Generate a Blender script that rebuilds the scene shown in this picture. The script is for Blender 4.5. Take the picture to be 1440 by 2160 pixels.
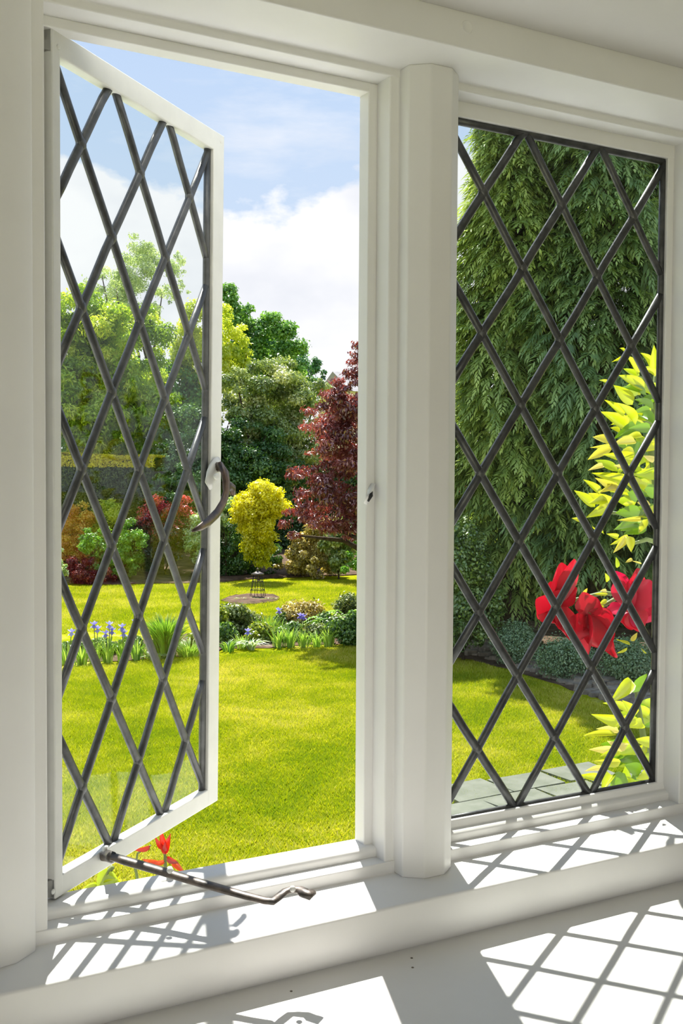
import bpy, bmesh, math, random
import numpy as np
from mathutils import Vector, Matrix

for o in list(bpy.data.objects):
    bpy.data.objects.remove(o)
scene = bpy.context.scene
C = scene.collection
random.seed(4)
rng = np.random.default_rng(11)
R = math.radians

# ------------------------------------------------------------------ camera
# X runs along the window, Y points out into the garden, Z is up; origin at the foot of the open light's hinge side
F_PX = 2254.7
YAW, PITCH, ROLL = 1.0688, -0.0381, 0.0061
CAM = np.array([-0.2685, -1.1082, 0.4506])
_f = np.array([math.cos(YAW) * math.cos(PITCH), math.sin(YAW) * math.cos(PITCH), math.sin(PITCH)])
_r = np.array([math.sin(YAW), -math.cos(YAW), 0.0])
_u = np.cross(_r, _f)
RGT = math.cos(ROLL) * _r + math.sin(ROLL) * _u
UPV = -math.sin(ROLL) * _r + math.cos(ROLL) * _u
FWD = _f
cd = bpy.data.cameras.new('camera')
cam = bpy.data.objects.new('camera', cd)
C.objects.link(cam)
cd.sensor_fit = 'VERTICAL'
cd.sensor_height = 36.0
cd.lens = F_PX / 2160 * 36.0
cd.clip_start = 0.02
cd.clip_end = 400
mw = Matrix.Identity(4)
for i in range(3):
    mw[i][0], mw[i][1], mw[i][2], mw[i][3] = RGT[i], UPV[i], -FWD[i], CAM[i]
cam.matrix_world = mw
scene.camera = cam
vs = scene.view_settings
vs.view_transform = 'Standard'
vs.look = 'None'
vs.gamma = 1.0
vs.use_curve_mapping = False
vs.exposure = 0.5

# ------------------------------------------------------------------ sky, sun, added room fill
GROUND = -2.55
SUN_EL, SUN_AZ = R(56.2), R(69.5)
SUN_DIR = np.array([math.cos(SUN_EL) * math.cos(SUN_AZ), math.cos(SUN_EL) * math.sin(SUN_AZ), math.sin(SUN_EL)])
sl = bpy.data.lights.new('sun', 'SUN')
sl.energy = 7.8
sl.angle = R(0.53)
sl.color = (1.0, 0.96, 0.88)
so = bpy.data.objects.new('sun', sl)
C.objects.link(so)
so.rotation_euler = Vector(SUN_DIR).to_track_quat('Z', 'Y').to_euler()

world = bpy.data.worlds.new('sky')
scene.world = world
world.use_nodes = True
wn, wl = world.node_tree.nodes, world.node_tree.links
wn.clear()


def N(nodes, t, **kw):
    n = nodes.new(t)
    for k, v in kw.items():
        if k in n.inputs:
            n.inputs[k].default_value = v
        else:
            setattr(n, k, v)
    return n


def math_node(nodes, links, op, a, b=None, clamp=False):
    n = nodes.new('ShaderNodeMath')
    n.operation = op
    n.use_clamp = clamp
    for i, v in enumerate((a, b)):
        if v is None:
            continue
        if isinstance(v, (int, float)):
            n.inputs[i].default_value = v
        else:
            links.new(v, n.inputs[i])
    return n.outputs[0]


def build_sky():
    tc = N(wn, 'ShaderNodeTexCoord')
    sep = N(wn, 'ShaderNodeSeparateXYZ')
    wl.new(tc.outputs['Generated'], sep.inputs[0])
    z = sep.outputs[2]
    ramp = N(wn, 'ShaderNodeValToRGB')
    e = ramp.color_ramp.elements
    e[0].position, e[0].color = 0.0, (0.80, 0.87, 0.95, 1)
    e[1].position, e[1].color = 1.0, (0.44, 0.62, 0.94, 1)
    m = ramp.color_ramp.elements.new(0.22); m.color = (0.60, 0.73, 0.92, 1)
    m = ramp.color_ramp.elements.new(0.42); m.color = (0.50, 0.66, 0.92, 1)
    wl.new(z, ramp.inputs[0])
    mp = N(wn, 'ShaderNodeMapping')
    mp.inputs['Location'].default_value = (0.37, 1.21, 0.55)
    mp.inputs['Scale'].default_value = (1.0, 1.0, 1.7)
    wl.new(tc.outputs['Generated'], mp.inputs[0])
    big = N(wn, 'ShaderNodeTexNoise', Scale=4.2, Detail=7.0, Roughness=0.55)
    wl.new(mp.outputs[0], big.inputs['Vector'])
    # a bank of cumulus whose uneven top stands about fifteen degrees high all round
    edge = math_node(wn, wl, 'MULTIPLY_ADD', big.outputs[0], 0.42)
    edge.node.inputs[2].default_value = 0.062
    d = math_node(wn, wl, 'SUBTRACT', edge, z)
    bank = math_node(wn, wl, 'MULTIPLY', d, 55.0, True)
    # thin wisps above
    mp2 = N(wn, 'ShaderNodeMapping')
    mp2.inputs['Location'].default_value = (2.3, 0.4, 0.0)
    mp2.inputs['Scale'].default_value = (1.0, 1.0, 4.0)
    wl.new(tc.outputs['Generated'], mp2.inputs[0])
    wis = N(wn, 'ShaderNodeTexNoise', Scale=5.0, Detail=6.0, Roughness=0.6)
    wl.new(mp2.outputs[0], wis.inputs['Vector'])
    w1 = math_node(wn, wl, 'SUBTRACT', wis.outputs[0], 0.50)
    w2 = math_node(wn, wl, 'MULTIPLY', w1, 3.2, True)
    w3 = math_node(wn, wl, 'MULTIPLY', w2, 0.75)
    cover = math_node(wn, wl, 'MAXIMUM', bank, w3)
    soft = N(wn, 'ShaderNodeTexNoise', Scale=9.0, Detail=4.0)
    wl.new(mp.outputs[0], soft.inputs['Vector'])
    ccol = N(wn, 'ShaderNodeValToRGB')
    e = ccol.color_ramp.elements
    e[0].position, e[0].color = 0.32, (0.84, 0.86, 0.92, 1)
    e[1].position, e[1].color = 0.60, (1.0, 1.0, 1.02, 1)
    wl.new(soft.outputs[0], ccol.inputs[0])
    mix = N(wn, 'ShaderNodeMix', data_type='RGBA')
    wl.new(cover, mix.inputs[0])
    wl.new(ramp.outputs[0], mix.inputs[6])
    wl.new(ccol.outputs[0], mix.inputs[7])
    bg = N(wn, 'ShaderNodeBackground', Strength=0.74)
    wl.new(mix.outputs[2], bg.inputs[0])
    out = N(wn, 'ShaderNodeOutputWorld')
    wl.new(bg.outputs[0], out.inputs[0])


build_sky()
# area lamp added behind the camera to fill the room with light
al = bpy.data.lights.new('added_room_fill', 'AREA')
al.shape = 'RECTANGLE'
al.size, al.size_y = 2.0, 1.2
al.energy = 11
al.color = (1.0, 0.95, 0.89)
ao = bpy.data.objects.new('added_room_fill', al)
C.objects.link(ao)
ao.location = (-0.25, -3.42, 0.2)
ao.rotation_euler = (R(90), 0, 0)

# ------------------------------------------------------------------ helpers
def ray(x, y):
    return FWD + (x - 720) / F_PX * RGT + (1080 - y) / F_PX * UPV


def P(x, y, d):                       # point seen at pixel x, y at camera depth d
    return CAM + ray(x, y) * d


def gp(x, y, z=GROUND):               # point of the horizontal plane z seen at pixel x, y
    r = ray(x, y)
    return CAM + r * ((z - CAM[2]) / r[2])


def onY(x, y, Y):
    r = ray(x, y)
    return CAM + r * ((Y - CAM[1]) / r[1])


def ground_at(x, d):                  # ground point in pixel column x at camera depth d
    p = P(x, 1000, d)
    return np.array([p[0], p[1], GROUND])


def tag(o, label=None, cat=None, group=None, kind=None):
    if label: o['label'] = label
    if cat: o['category'] = cat
    if group: o['group'] = group
    if kind: o['kind'] = kind
    return o


def empty(name, loc, label=None, cat=None, group=None, kind=None):
    o = bpy.data.objects.new(name, None)
    o.empty_display_size = 0.1
    C.objects.link(o)
    o.location = tuple(loc)
    return tag(o, label, cat, group, kind)


def link(name, me, mat=None, parent=None, world=True):
    """A mesh object; vertices are in world space, moved into the parent's frame (parents are only translated)."""
    o = bpy.data.objects.new(name, me)
    C.objects.link(o)
    if mat is not None and len(me.materials) == 0:
        me.materials.append(mat)
    if parent is not None:
        o.parent = parent
        if world:
            off = Vector((0, 0, 0))
            q = parent
            while q is not None:
                off += q.location
                q = q.parent
            o.location = -off
    return o


def np_mesh(name, V, Fq, v=None, smooth=False):
    V = np.asarray(V, dtype=np.float32)
    Fq = np.asarray(Fq, dtype=np.int32)
    me = bpy.data.meshes.new(name)
    me.vertices.add(len(V))
    me.vertices.foreach_set('co', V.ravel())
    n, k = Fq.shape
    me.loops.add(n * k)
    me.loops.foreach_set('vertex_index', Fq.ravel())
    me.polygons.add(n)
    me.polygons.foreach_set('loop_start', np.arange(0, n * k, k, dtype=np.int32))
    me.polygons.foreach_set('loop_total', np.full(n, k, dtype=np.int32))
    if smooth:
        me.polygons.foreach_set('use_smooth', np.ones(n, dtype=bool))
    if v is not None:
        a = me.attributes.new('v', 'FLOAT', 'POINT')
        a.data.foreach_set('value', np.asarray(v, dtype=np.float32))
    me.update(calc_edges=True)
    return me


def bm_obj(name, bm, mat, parent=None, bevel=0.0, seg=3, smooth=False):
    me = bpy.data.meshes.new(name)
    bmesh.ops.recalc_face_normals(bm, faces=bm.faces[:])
    bm.to_mesh(me)
    bm.free()
    if smooth:
        for p in me.polygons:
            p.use_smooth = True
    o = link(name, me, mat, parent)
    if bevel:
        m = o.modifiers.new('bevel', 'BEVEL')
        m.width = bevel
        m.segments = seg
        m.limit_method = 'ANGLE'
        m.angle_limit = R(30)
        m.harden_normals = False
        for p in me.polygons:
            p.use_smooth = True
        w = o.modifiers.new('wn', 'WEIGHTED_NORMAL')
        w.keep_sharp = True
    return o


def box(bm, x0, x1, y0, y1, z0, z1):
    vs_ = [bm.verts.new((x, y, z)) for x in (x0, x1) for y in (y0, y1) for z in (z0, z1)]
    for f in ((0, 1, 3, 2), (4, 6, 7, 5), (0, 4, 5, 1), (2, 3, 7, 6), (0, 2, 6, 4), (1, 5, 7, 3)):
        bm.faces.new([vs_[i] for i in f])


def prism(bm, pts, a, b, axis):
    """Extrude a closed outline. axis X: pts are (y, z); axis Z: pts are (x, y)."""
    def mk(t):
        return [bm.verts.new((t, p[0], p[1]) if axis == 'X' else (p[0], p[1], t)) for p in pts]
    A, B = mk(a), mk(b)
    n = len(pts)
    for i in range(n):
        bm.faces.new((A[i], A[(i + 1) % n], B[(i + 1) % n], B[i]))
    bm.faces.new(A[::-1])
    bm.faces.new(B)


def tube(bm, pts, rad, seg=8, cap=True, flat=1.0, fdir=None):
    """Swept tube through pts with a radius per point; flat < 1 squashes it along fdir."""
    pts = [Vector(tuple(p)) for p in pts]
    if not hasattr(rad, '__len__'):
        rad = [rad] * len(pts)
    rings = []
    ref = Vector(tuple(fdir)) if fdir is not None else Vector((0.13, 0.21, 0.97))
    for i, p in enumerate(pts):
        t = (pts[min(i + 1, len(pts) - 1)] - pts[max(i - 1, 0)]).normalized()
        if abs(t.dot(ref)) > 0.97:
            ref = Vector((1, 0.1, 0))
        n = (ref - t * ref.dot(t)).normalized()
        b = t.cross(n)
        rings.append([bm.verts.new(p + (n * math.cos(2 * math.pi * k / seg) * flat + b * math.sin(2 * math.pi * k / seg)) * rad[i]) for k in range(seg)])
    for i in range(len(rings) - 1):
        for k in range(seg):
            bm.faces.new((rings[i][k], rings[i][(k + 1) % seg], rings[i + 1][(k + 1) % seg], rings[i + 1][k]))
    if cap:
        bm.faces.new(rings[0][::-1])
        bm.faces.new(rings[-1])


# ------------------------------------------------------------------ materials
def mat_new(name):
    m = bpy.data.materials.new(name)
    m.use_nodes = True
    m.node_tree.nodes.clear()
    return m, m.node_tree.nodes, m.node_tree.links


def principled(name, col, rough=0.5, metal=0.0, spec=0.5, noise=0.0, nscale=20, bump=0.0, bscale=60, col2=None, coords='Object'):
    m, n, l = mat_new(name)
    b = N(n, 'ShaderNodeBsdfPrincipled', Roughness=rough, Metallic=metal)
    b.inputs['Base Color'].default_value = (*col, 1)
    b.inputs['Specular IOR Level'].default_value = spec
    o = N(n, 'ShaderNodeOutputMaterial')
    l.new(b.outputs[0], o.inputs[0])
    tc = N(n, 'ShaderNodeTexCoord')
    if noise or col2:
        t = N(n, 'ShaderNodeTexNoise', Scale=nscale, Detail=5.0, Roughness=0.6)
        l.new(tc.outputs[coords], t.inputs['Vector'])
        r = N(n, 'ShaderNodeValToRGB')
        e = r.color_ramp.elements
        c2 = col2 or tuple(c * (1 - noise) for c in col)
        e[0].position, e[0].color = 0.35, (*c2, 1)
        e[1].position, e[1].color = 0.65, (*col, 1)
        l.new(t.outputs[0], r.inputs[0])
        l.new(r.outputs[0], b.inputs['Base Color'])
    if bump:
        t2 = N(n, 'ShaderNodeTexNoise', Scale=bscale, Detail=4.0)
        l.new(tc.outputs[coords], t2.inputs['Vector'])
        bp = N(n, 'ShaderNodeBump', Strength=bump, Distance=0.002)
        l.new(t2.outputs[0], bp.inputs['Height'])
        l.new(bp.outputs[0], b.inputs['Normal'])
    return m


LEAF_GAIN = 2.3


def leaf_mat(name, cols, trans=0.45, gloss=0.06, tint=(1.15, 1.1, 0.55), rough=0.4, gain=None):
    """cols: colours along the per-leaf attribute v (0..1)."""
    m, n, l = mat_new(name)
    at = N(n, 'ShaderNodeAttribute', attribute_name='v')
    r = N(n, 'ShaderNodeValToRGB')
    e = r.color_ramp.elements
    k = len(cols)
    cols = [tuple(min(0.85, c * (gain or LEAF_GAIN)) for c in q) for q in cols]
    e[0].position, e[0].color = 0.0, (*cols[0], 1)
    e[1].position, e[1].color = 1.0, (*cols[-1], 1)
    for i in range(1, k - 1):
        q = e.new(i / (k - 1))
        q.color = (*cols[i], 1)
    l.new(at.outputs['Fac'], r.inputs[0])
    d = N(n, 'ShaderNodeBsdfDiffuse')
    l.new(r.outputs[0], d.inputs[0])
    t = N(n, 'ShaderNodeBsdfTranslucent')
    mu = N(n, 'ShaderNodeMix', data_type='RGBA', blend_type='MULTIPLY')
    mu.inputs[0].default_value = 1.0
    l.new(r.outputs[0], mu.inputs[6])
    mu.inputs[7].default_value = (*tint, 1)
    l.new(mu.outputs[2], t.inputs[0])
    mx = N(n, 'ShaderNodeMixShader')
    mx.inputs[0].default_value = trans
    l.new(d.outputs[0], mx.inputs[1])
    l.new(t.outputs[0], mx.inputs[2])
    g = N(n, 'ShaderNodeBsdfGlossy', Roughness=rough)
    mg = N(n, 'ShaderNodeMixShader')
    mg.inputs[0].default_value = gloss
    l.new(mx.outputs[0], mg.inputs[1])
    l.new(g.outputs[0], mg.inputs[2])
    o = N(n, 'ShaderNodeOutputMaterial')
    l.new(mg.outputs[0], o.inputs[0])
    return m


def glass_mat(name):
    m, n, l = mat_new(name)
    lw = N(n, 'ShaderNodeLayerWeight', Blend=0.5)          # Schlick reflectance of one glass surface
    p5 = math_node(n, l, 'POWER', lw.outputs['Facing'], 5.0)
    fr = math_node(n, l, 'MULTIPLY_ADD', p5, 0.45)
    fr.node.inputs[2].default_value = 0.016
    t = N(n, 'ShaderNodeBsdfTransparent')
    t.inputs[0].default_value = (0.955, 0.975, 0.965, 1)
    g = N(n, 'ShaderNodeBsdfGlossy', Roughness=0.015)
    mx = N(n, 'ShaderNodeMixShader')
    l.new(fr, mx.inputs[0])
    l.new(t.outputs[0], mx.inputs[1])
    l.new(g.outputs[0], mx.inputs[2])
    tc = N(n, 'ShaderNodeTexCoord')
    ns = N(n, 'ShaderNodeTexNoise', Scale=18.0, Detail=1.0)
    l.new(tc.outputs['Object'], ns.inputs['Vector'])
    bp = N(n, 'ShaderNodeBump', Strength=0.06, Distance=0.002)
    l.new(ns.outputs[0], bp.inputs['Height'])
    l.new(bp.outputs[0], g.inputs['Normal'])
    o = N(n, 'ShaderNodeOutputMaterial')
    l.new(mx.outputs[0], o.inputs[0])
    return m


M = {}
M['paint'] = principled('cream_white_gloss_paint', (0.80, 0.795, 0.785), rough=0.38, spec=0.45, noise=0.035, nscale=9, bump=0.05, bscale=35)
M['wall'] = principled('wall_emulsion', (0.70, 0.685, 0.655), rough=0.8, spec=0.2, noise=0.03, nscale=6, bump=0.08, bscale=80)
M['outer'] = principled('outer_render', (0.72, 0.69, 0.62), rough=0.9, spec=0.1, noise=0.15, nscale=14, bump=0.4, bscale=90)
M['carpet'] = principled('beige_carpet', (0.50, 0.45, 0.38), rough=0.95, spec=0.05, noise=0.2, nscale=120)
M['steel'] = principled('white_painted_steel', (0.66, 0.66, 0.64), rough=0.35, spec=0.5, noise=0.06, nscale=30, bump=0.08, bscale=60)
M['lead'] = principled('lead_came', (0.105, 0.108, 0.11), rough=0.40, metal=0.6, spec=0.5, col2=(0.055, 0.057, 0.06), nscale=45, bump=0.15, bscale=150)
M['solder'] = principled('solder', (0.12, 0.122, 0.125), rough=0.40, metal=0.6, noise=0.3, nscale=90, bump=0.2, bscale=200)
M['glass'] = glass_mat('window_glass')
M['bronze'] = principled('worn_bronze', (0.13, 0.085, 0.06), rough=0.36, metal=0.7, col2=(0.05, 0.04, 0.035), nscale=60, bump=0.1, bscale=120)
M['worn'] = principled('paint_flecked_iron', (0.16, 0.13, 0.11), rough=0.42, metal=0.35, col2=(0.05, 0.045, 0.042), nscale=70, bump=0.15, bscale=140)
M['black'] = principled('black_metal', (0.015, 0.015, 0.016), rough=0.5, metal=0.3)
M['bark'] = principled('bark', (0.10, 0.075, 0.05), rough=0.9, spec=0.1, col2=(0.04, 0.03, 0.022), nscale=14, bump=0.8, bscale=25)
M['stem'] = principled('green_stem', (0.16, 0.22, 0.05), rough=0.6, col2=(0.11, 0.14, 0.04), nscale=20)
M['soil'] = principled('dry_soil', (0.17, 0.115, 0.08), rough=0.95, spec=0.05, col2=(0.07, 0.046, 0.032), nscale=5, bump=1.0, bscale=30)
M['stone'] = principled('border_stone', (0.33, 0.28, 0.22), rough=0.9, spec=0.1, col2=(0.17, 0.14, 0.11), nscale=7, bump=0.8, bscale=25)
M['paving'] = principled('paving_stone', (0.20, 0.205, 0.165), rough=0.9, spec=0.1, col2=(0.15, 0.16, 0.12), nscale=6, bump=0.5, bscale=40)
M['roof'] = principled('slate_roof', (0.30, 0.29, 0.30), rough=0.8, noise=0.2, nscale=3)


def lawn_mat():
    m, n, l = mat_new('mown_lawn')
    tc = N(n, 'ShaderNodeTexCoord')
    a = N(n, 'ShaderNodeTexNoise', Scale=0.55, Detail=6.0, Roughness=0.62)
    b = N(n, 'ShaderNodeTexNoise', Scale=26.0, Detail=4.0, Roughness=0.7)
    c = N(n, 'ShaderNodeTexNoise', Scale=2.6, Detail=5.0, Roughness=0.7)
    for t in (a, b, c):
        l.new(tc.outputs['Object'], t.inputs['Vector'])
    r = N(n, 'ShaderNodeValToRGB')
    e = r.color_ramp.elements
    e[0].position, e[0].color = 0.37, (0.17, 0.225, 0.006, 1)
    e[1].position, e[1].color = 0.66, (0.54, 0.48, 0.15, 1)
    q = e.new(0.52); q.color = (0.34, 0.345, 0.010, 1)
    s = math_node(n, l, 'ADD', a.outputs[0], c.outputs[0])
    s2 = math_node(n, l, 'MULTIPLY', s, 0.5)
    l.new(s2, r.inputs[0])
    f = N(n, 'ShaderNodeValToRGB')
    e = f.color_ramp.elements
    e[0].position, e[0].color = 0.3, (0.55, 0.6, 0.5, 1)
    e[1].position, e[1].color = 0.7, (1.25, 1.2, 1.3, 1)
    l.new(b.outputs[0], f.inputs[0])
    mu = N(n, 'ShaderNodeMix', data_type='RGBA', blend_type='MULTIPLY')
    mu.inputs[0].default_value = 0.8
    l.new(r.outputs[0], mu.inputs[6])
    l.new(f.outputs[0], mu.inputs[7])
    d = N(n, 'ShaderNodeBsdfDiffuse')
    l.new(mu.outputs[2], d.inputs[0])
    bp = N(n, 'ShaderNodeBump', Strength=0.7, Distance=0.03)
    l.new(b.outputs[0], bp.inputs['Height'])
    l.new(bp.outputs[0], d.inputs['Normal'])
    o = N(n, 'ShaderNodeOutputMaterial')
    l.new(d.outputs[0], o.inputs[0])
    return m


M['lawn'] = lawn_mat()

# ------------------------------------------------------------------ the room and the window frame
W = 0.373            # clear width of the open light
H = 0.900            # its height
MC = 0.432           # centre line of the mullion
RX0, RX1, RZ0, RZ1 = 0.490, 0.856, 0.006, 0.889      # sight size of the fixed light
XL, XR = -1.5, 2.4   # inner faces of the side walls
YB = -3.5            # inner face of the back wall
CEIL = 0.958
FLOOR = -1.05


def structure(name, bm, mat, label, cat, bevel=0.0, seg=3):
    o = bm_obj(name, bm, mat, None, bevel, seg)
    return tag(o, label, cat, None, 'structure')


# head: stepped lintel profile (y, z)
bm = bmesh.new()
prism(bm, [(-0.0, 0.9095), (-0.0314, 0.9095), (-0.0314, 0.9185), (-0.119, 0.9185), (-0.119, 1.20), (0.03, 1.20), (0.03, 0.9095)], -0.30, 1.25, 'X')
structure('trim_1', bm, M['paint'], 'stepped white painted head beam running above both windows', 'window head', 0.0022)
# a filled screw hole in the face of the head beam
pl = onY(985, 57, -0.119)
bm = bmesh.new()
ring = []
for rr, yy in ((0.0075, -0.1188), (0.0068, -0.1199), (0.0060, -0.1199), (0.0055, -0.1194), (0.0, -0.1194)):
    if rr > 0:
        ring.append([bm.verts.new((pl[0] + rr * math.cos(a * math.pi / 12), yy, pl[2] + rr * math.sin(a * math.pi / 12))) for a in range(24)])
for i in range(len(ring) - 1):
    for k in range(24):
        bm.faces.new((ring[i][k], ring[i][(k + 1) % 24], ring[i + 1][(k + 1) % 24], ring[i + 1][k]))
bm.faces.new(ring[-1])
bm_obj('filler_plug', bm, M['paint'], bpy.data.objects['trim_1'], smooth=True)


# mullion between the two lights, chamfered towards the room (x, y)
bm = bmesh.new()
prism(bm, [(MC - 0.035, -0.030), (MC - 0.035, -0.050), (MC - 0.0145, -0.0665), (MC + 0.0145, -0.0665), (MC + 0.035, -0.050), (MC + 0.035, -0.030),
           (MC + 0.0475, -0.030), (MC + 0.0475, 0.001), (MC - 0.0475, 0.001), (MC - 0.0475, -0.030)], -0.030, 0.9192, 'Z')
structure('trim_2', bm, M['paint'], 'chamfered white mullion standing between the open and the fixed window', 'mullion', 0.0022)
# left jamb post, chamfered the same way
bm = bmesh.new()
prism(bm, [(-0.0135, 0.001), (-0.0135, -0.0312), (-0.0285, -0.0314), (-0.0285, -0.044), (-0.0515, -0.063), (-0.0800, -0.068), (-0.0800, -0.120), (-0.30, -0.120), (-0.30, 0.001)], -0.030, 0.9192, 'Z')
structure('trim_3', bm, M['paint'], 'white chamfered jamb post beside the hinges of the open window', 'window jamb', 0.0022)
# right jamb
bm = bmesh.new()
jr = RX1 + 0.0125
prism(bm, [(jr, 0.001), (jr, -0.0312), (jr + 0.015, -0.0314), (jr + 0.015, -0.046), (jr + 0.036, -0.064), (jr + 0.075, -0.068), (jr + 0.075, -0.120), (1.25, -0.120), (1.25, 0.001)], -0.030, 0.9192, 'Z')
structure('trim_4', bm, M['paint'], 'white jamb post on the far side of the fixed leaded window', 'window jamb', 0.0022)
# sill with two steps and a full rounded nosing (y, z)
bm = bmesh.new()
pr = [(0.03, -0.0151), (-0.0327, -0.0151), (-0.0327, -0.0293), (-0.1170, -0.0293), (-0.1188, -0.0320), (-0.1205, -0.0420), (-0.1212, -0.0530),
      (-0.1205, -0.0630), (-0.1180, -0.0720), (-0.1140, -0.0790), (-0.1080, -0.0860), (0.03, -0.0860)]
prism(bm, pr, -0.30, 1.25, 'X')
structure('trim_5', bm, M['paint'], 'white stepped window sill with a rounded nosing under both windows', 'window sill', 0.0016)
# window board below the sill
bm = bmesh.new()
box(bm, -0.30, 1.25, -0.46, -0.05, -0.115, -0.085)
structure('trim_6', bm, M['paint'], 'wide white window board below the sill patterned with sunlit diamonds', 'window board', 0.004)
# small nail heads in the board and sill
for k, (px, py, zz) in enumerate(((868, 2021, -0.085), (614, 2091, -0.085), (870, 2041, -0.085))):
    c_ = gp(px, py, zz)
    bm = bmesh.new()
    bmesh.ops.create_uvsphere(bm, u_segments=8, v_segments=5, radius=0.0016)
    bmesh.ops.scale(bm, vec=(1, 1, 0.5), verts=bm.verts[:])
    bmesh.ops.translate(bm, vec=Vector((c_[0], c_[1], zz)), verts=bm.verts[:])
    bm_obj('nail_head', bm, M['worn'], bpy.data.objects['trim_6'], smooth=True)

# walls, ceiling and floor
bm = bmesh.new(); box(bm, -0.30, 1.25, -0.12, 0.03, FLOOR, -0.114)
structure('wall_front', bm, M['wall'], 'plain pale wall below the window board', 'wall')
bm = bmesh.new(); box(bm, XL - 0.1, -0.30, -0.12, 0.03, FLOOR - 1.5, 1.6)
structure('wall_front_left', bm, M['wall'], 'pale wall beside the open window', 'wall')
bm = bmesh.new(); box(bm, 1.25, XR + 0.1, -0.12, 0.03, FLOOR - 1.5, 1.6)
structure('wall_front_right', bm, M['wall'], 'pale wall beside the fixed window', 'wall')
bm = bmesh.new(); box(bm, XL - 0.1, XL, YB, -0.12, FLOOR, CEIL)
structure('wall_left', bm, M['wall'], 'pale side wall of the room next to the open window', 'wall')
bm = bmesh.new(); box(bm, XR, XR + 0.1, YB, -0.12, FLOOR, CEIL)
structure('wall_right', bm, M['wall'], 'pale side wall of the room next to the fixed window', 'wall')
bm = bmesh.new()
bw = (-1.30, 0.80, -0.45, 0.85)  # opening added in the unseen wall so that sky light enters
box(bm, XL - 0.1, bw[0], YB - 0.1, YB, FLOOR, CEIL); box(bm, bw[1], XR + 0.1, YB - 0.1, YB, FLOOR, CEIL)
box(bm, bw[0], bw[1], YB - 0.1, YB, FLOOR, bw[2]); box(bm, bw[0], bw[1], YB - 0.1, YB, bw[3], CEIL)
structure('wall_back', bm, M['wall'], 'pale back wall with a wide opening added to let in sky light', 'wall')
bm = bmesh.new(); box(bm, XL - 0.1, XR + 0.1, YB - 0.1, -0.119, CEIL, CEIL + 0.12)
structure('ceiling', bm, M['wall'], 'low off-white ceiling meeting the head beam of the window', 'ceiling', 0.001)
bm = bmesh.new(); box(bm, XL - 0.1, XR + 0.1, YB - 0.1, -0.12, FLOOR - 0.1, FLOOR)
structure('floor', bm, M['carpet'], 'beige carpeted floor of the room', 'floor')


# frame strips round the open light: they stay when the casement moves
fr1 = empty('trim_7', (W / 2, 0, 0), 'narrow white rebate strips framing the opening of the open casement', 'window frame', None, 'structure')
bm = bmesh.new(); box(bm, -0.02, MC, 0.0, 0.022, 0.8985, 0.9100); bm_obj('head_strip', bm, M['paint'], fr1, 0.0016)
bm = bmesh.new(); box(bm, W, MC - 0.02, -0.0005, 0.022, -0.012, 0.909); bm_obj('jamb_strip', bm, M['paint'], fr1, 0.0016)
bm = bmesh.new(); box(bm, -0.03, -0.0062, -0.0005, 0.022, -0.012, 0.909); bm_obj('jamb_strip', bm, M['paint'], fr1, 0.0016)
bm = bmesh.new(); prism(bm, [(0.024, -0.016), (-0.0110, -0.016), (-0.0110, -0.0065), (-0.0075, -0.0030), (0.0, -0.0018), (0.024, -0.0018)], -0.02, MC - 0.02, 'X')
bm_obj('sill_strip', bm, M['paint'], fr1, 0.002)
# the latch keep on the mullion side
kp = onY(781, 1046, -0.002)
bm = bmesh.new()
tube(bm, [onY(785, 1022, -0.001), onY(781, 1035, -0.005), onY(777, 1050, -0.006), onY(771, 1062, -0.001)], [0.0045, 0.005, 0.0045, 0.003], 8, True, 0.5)
bm_obj('latch_keep', bm, M['paint'], fr1, smooth=True)
bm = bmesh.new()
tube(bm, [onY(784, 1036, -0.007), onY(782, 1045, -0.0085), onY(776, 1058, -0.007)], [0.0014, 0.0026, 0.0012], 8, True)
bm_obj('keep_slot', bm, M['black'], fr1, smooth=True)


# ------------------------------------------------------------------ leaded lights
def clip_poly(poly, x0, x1, z0, z1):
    def cut(pts, inside, inter):
        out = []
        for i in range(len(pts)):
            a, b = pts[i - 1], pts[i]
            if inside(b):
                if not inside(a): out.append(inter(a, b))
                out.append(b)
            elif inside(a):
                out.append(inter(a, b))
        return out
    def lx(v):
        return lambda a, b: (v, a[1] + (b[1] - a[1]) * (v - a[0]) / (b[0] - a[0]))
    def lz(v):
        return lambda a, b: (a[0] + (b[0] - a[0]) * (v - a[1]) / (b[1] - a[1]), v)
    p = poly
    for ins, it in ((lambda q: q[0] >= x0, lx(x0)), (lambda q: q[0] <= x1, lx(x1)), (lambda q: q[1] >= z0, lz(z0)), (lambda q: q[1] <= z1, lz(z1))):
        if not p: return []
        p = cut(p, ins, it)
    return p


def area(p):
    return abs(sum(p[i - 1][0] * p[i][1] - p[i][0] * p[i - 1][1] for i in range(len(p)))) / 2


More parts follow.
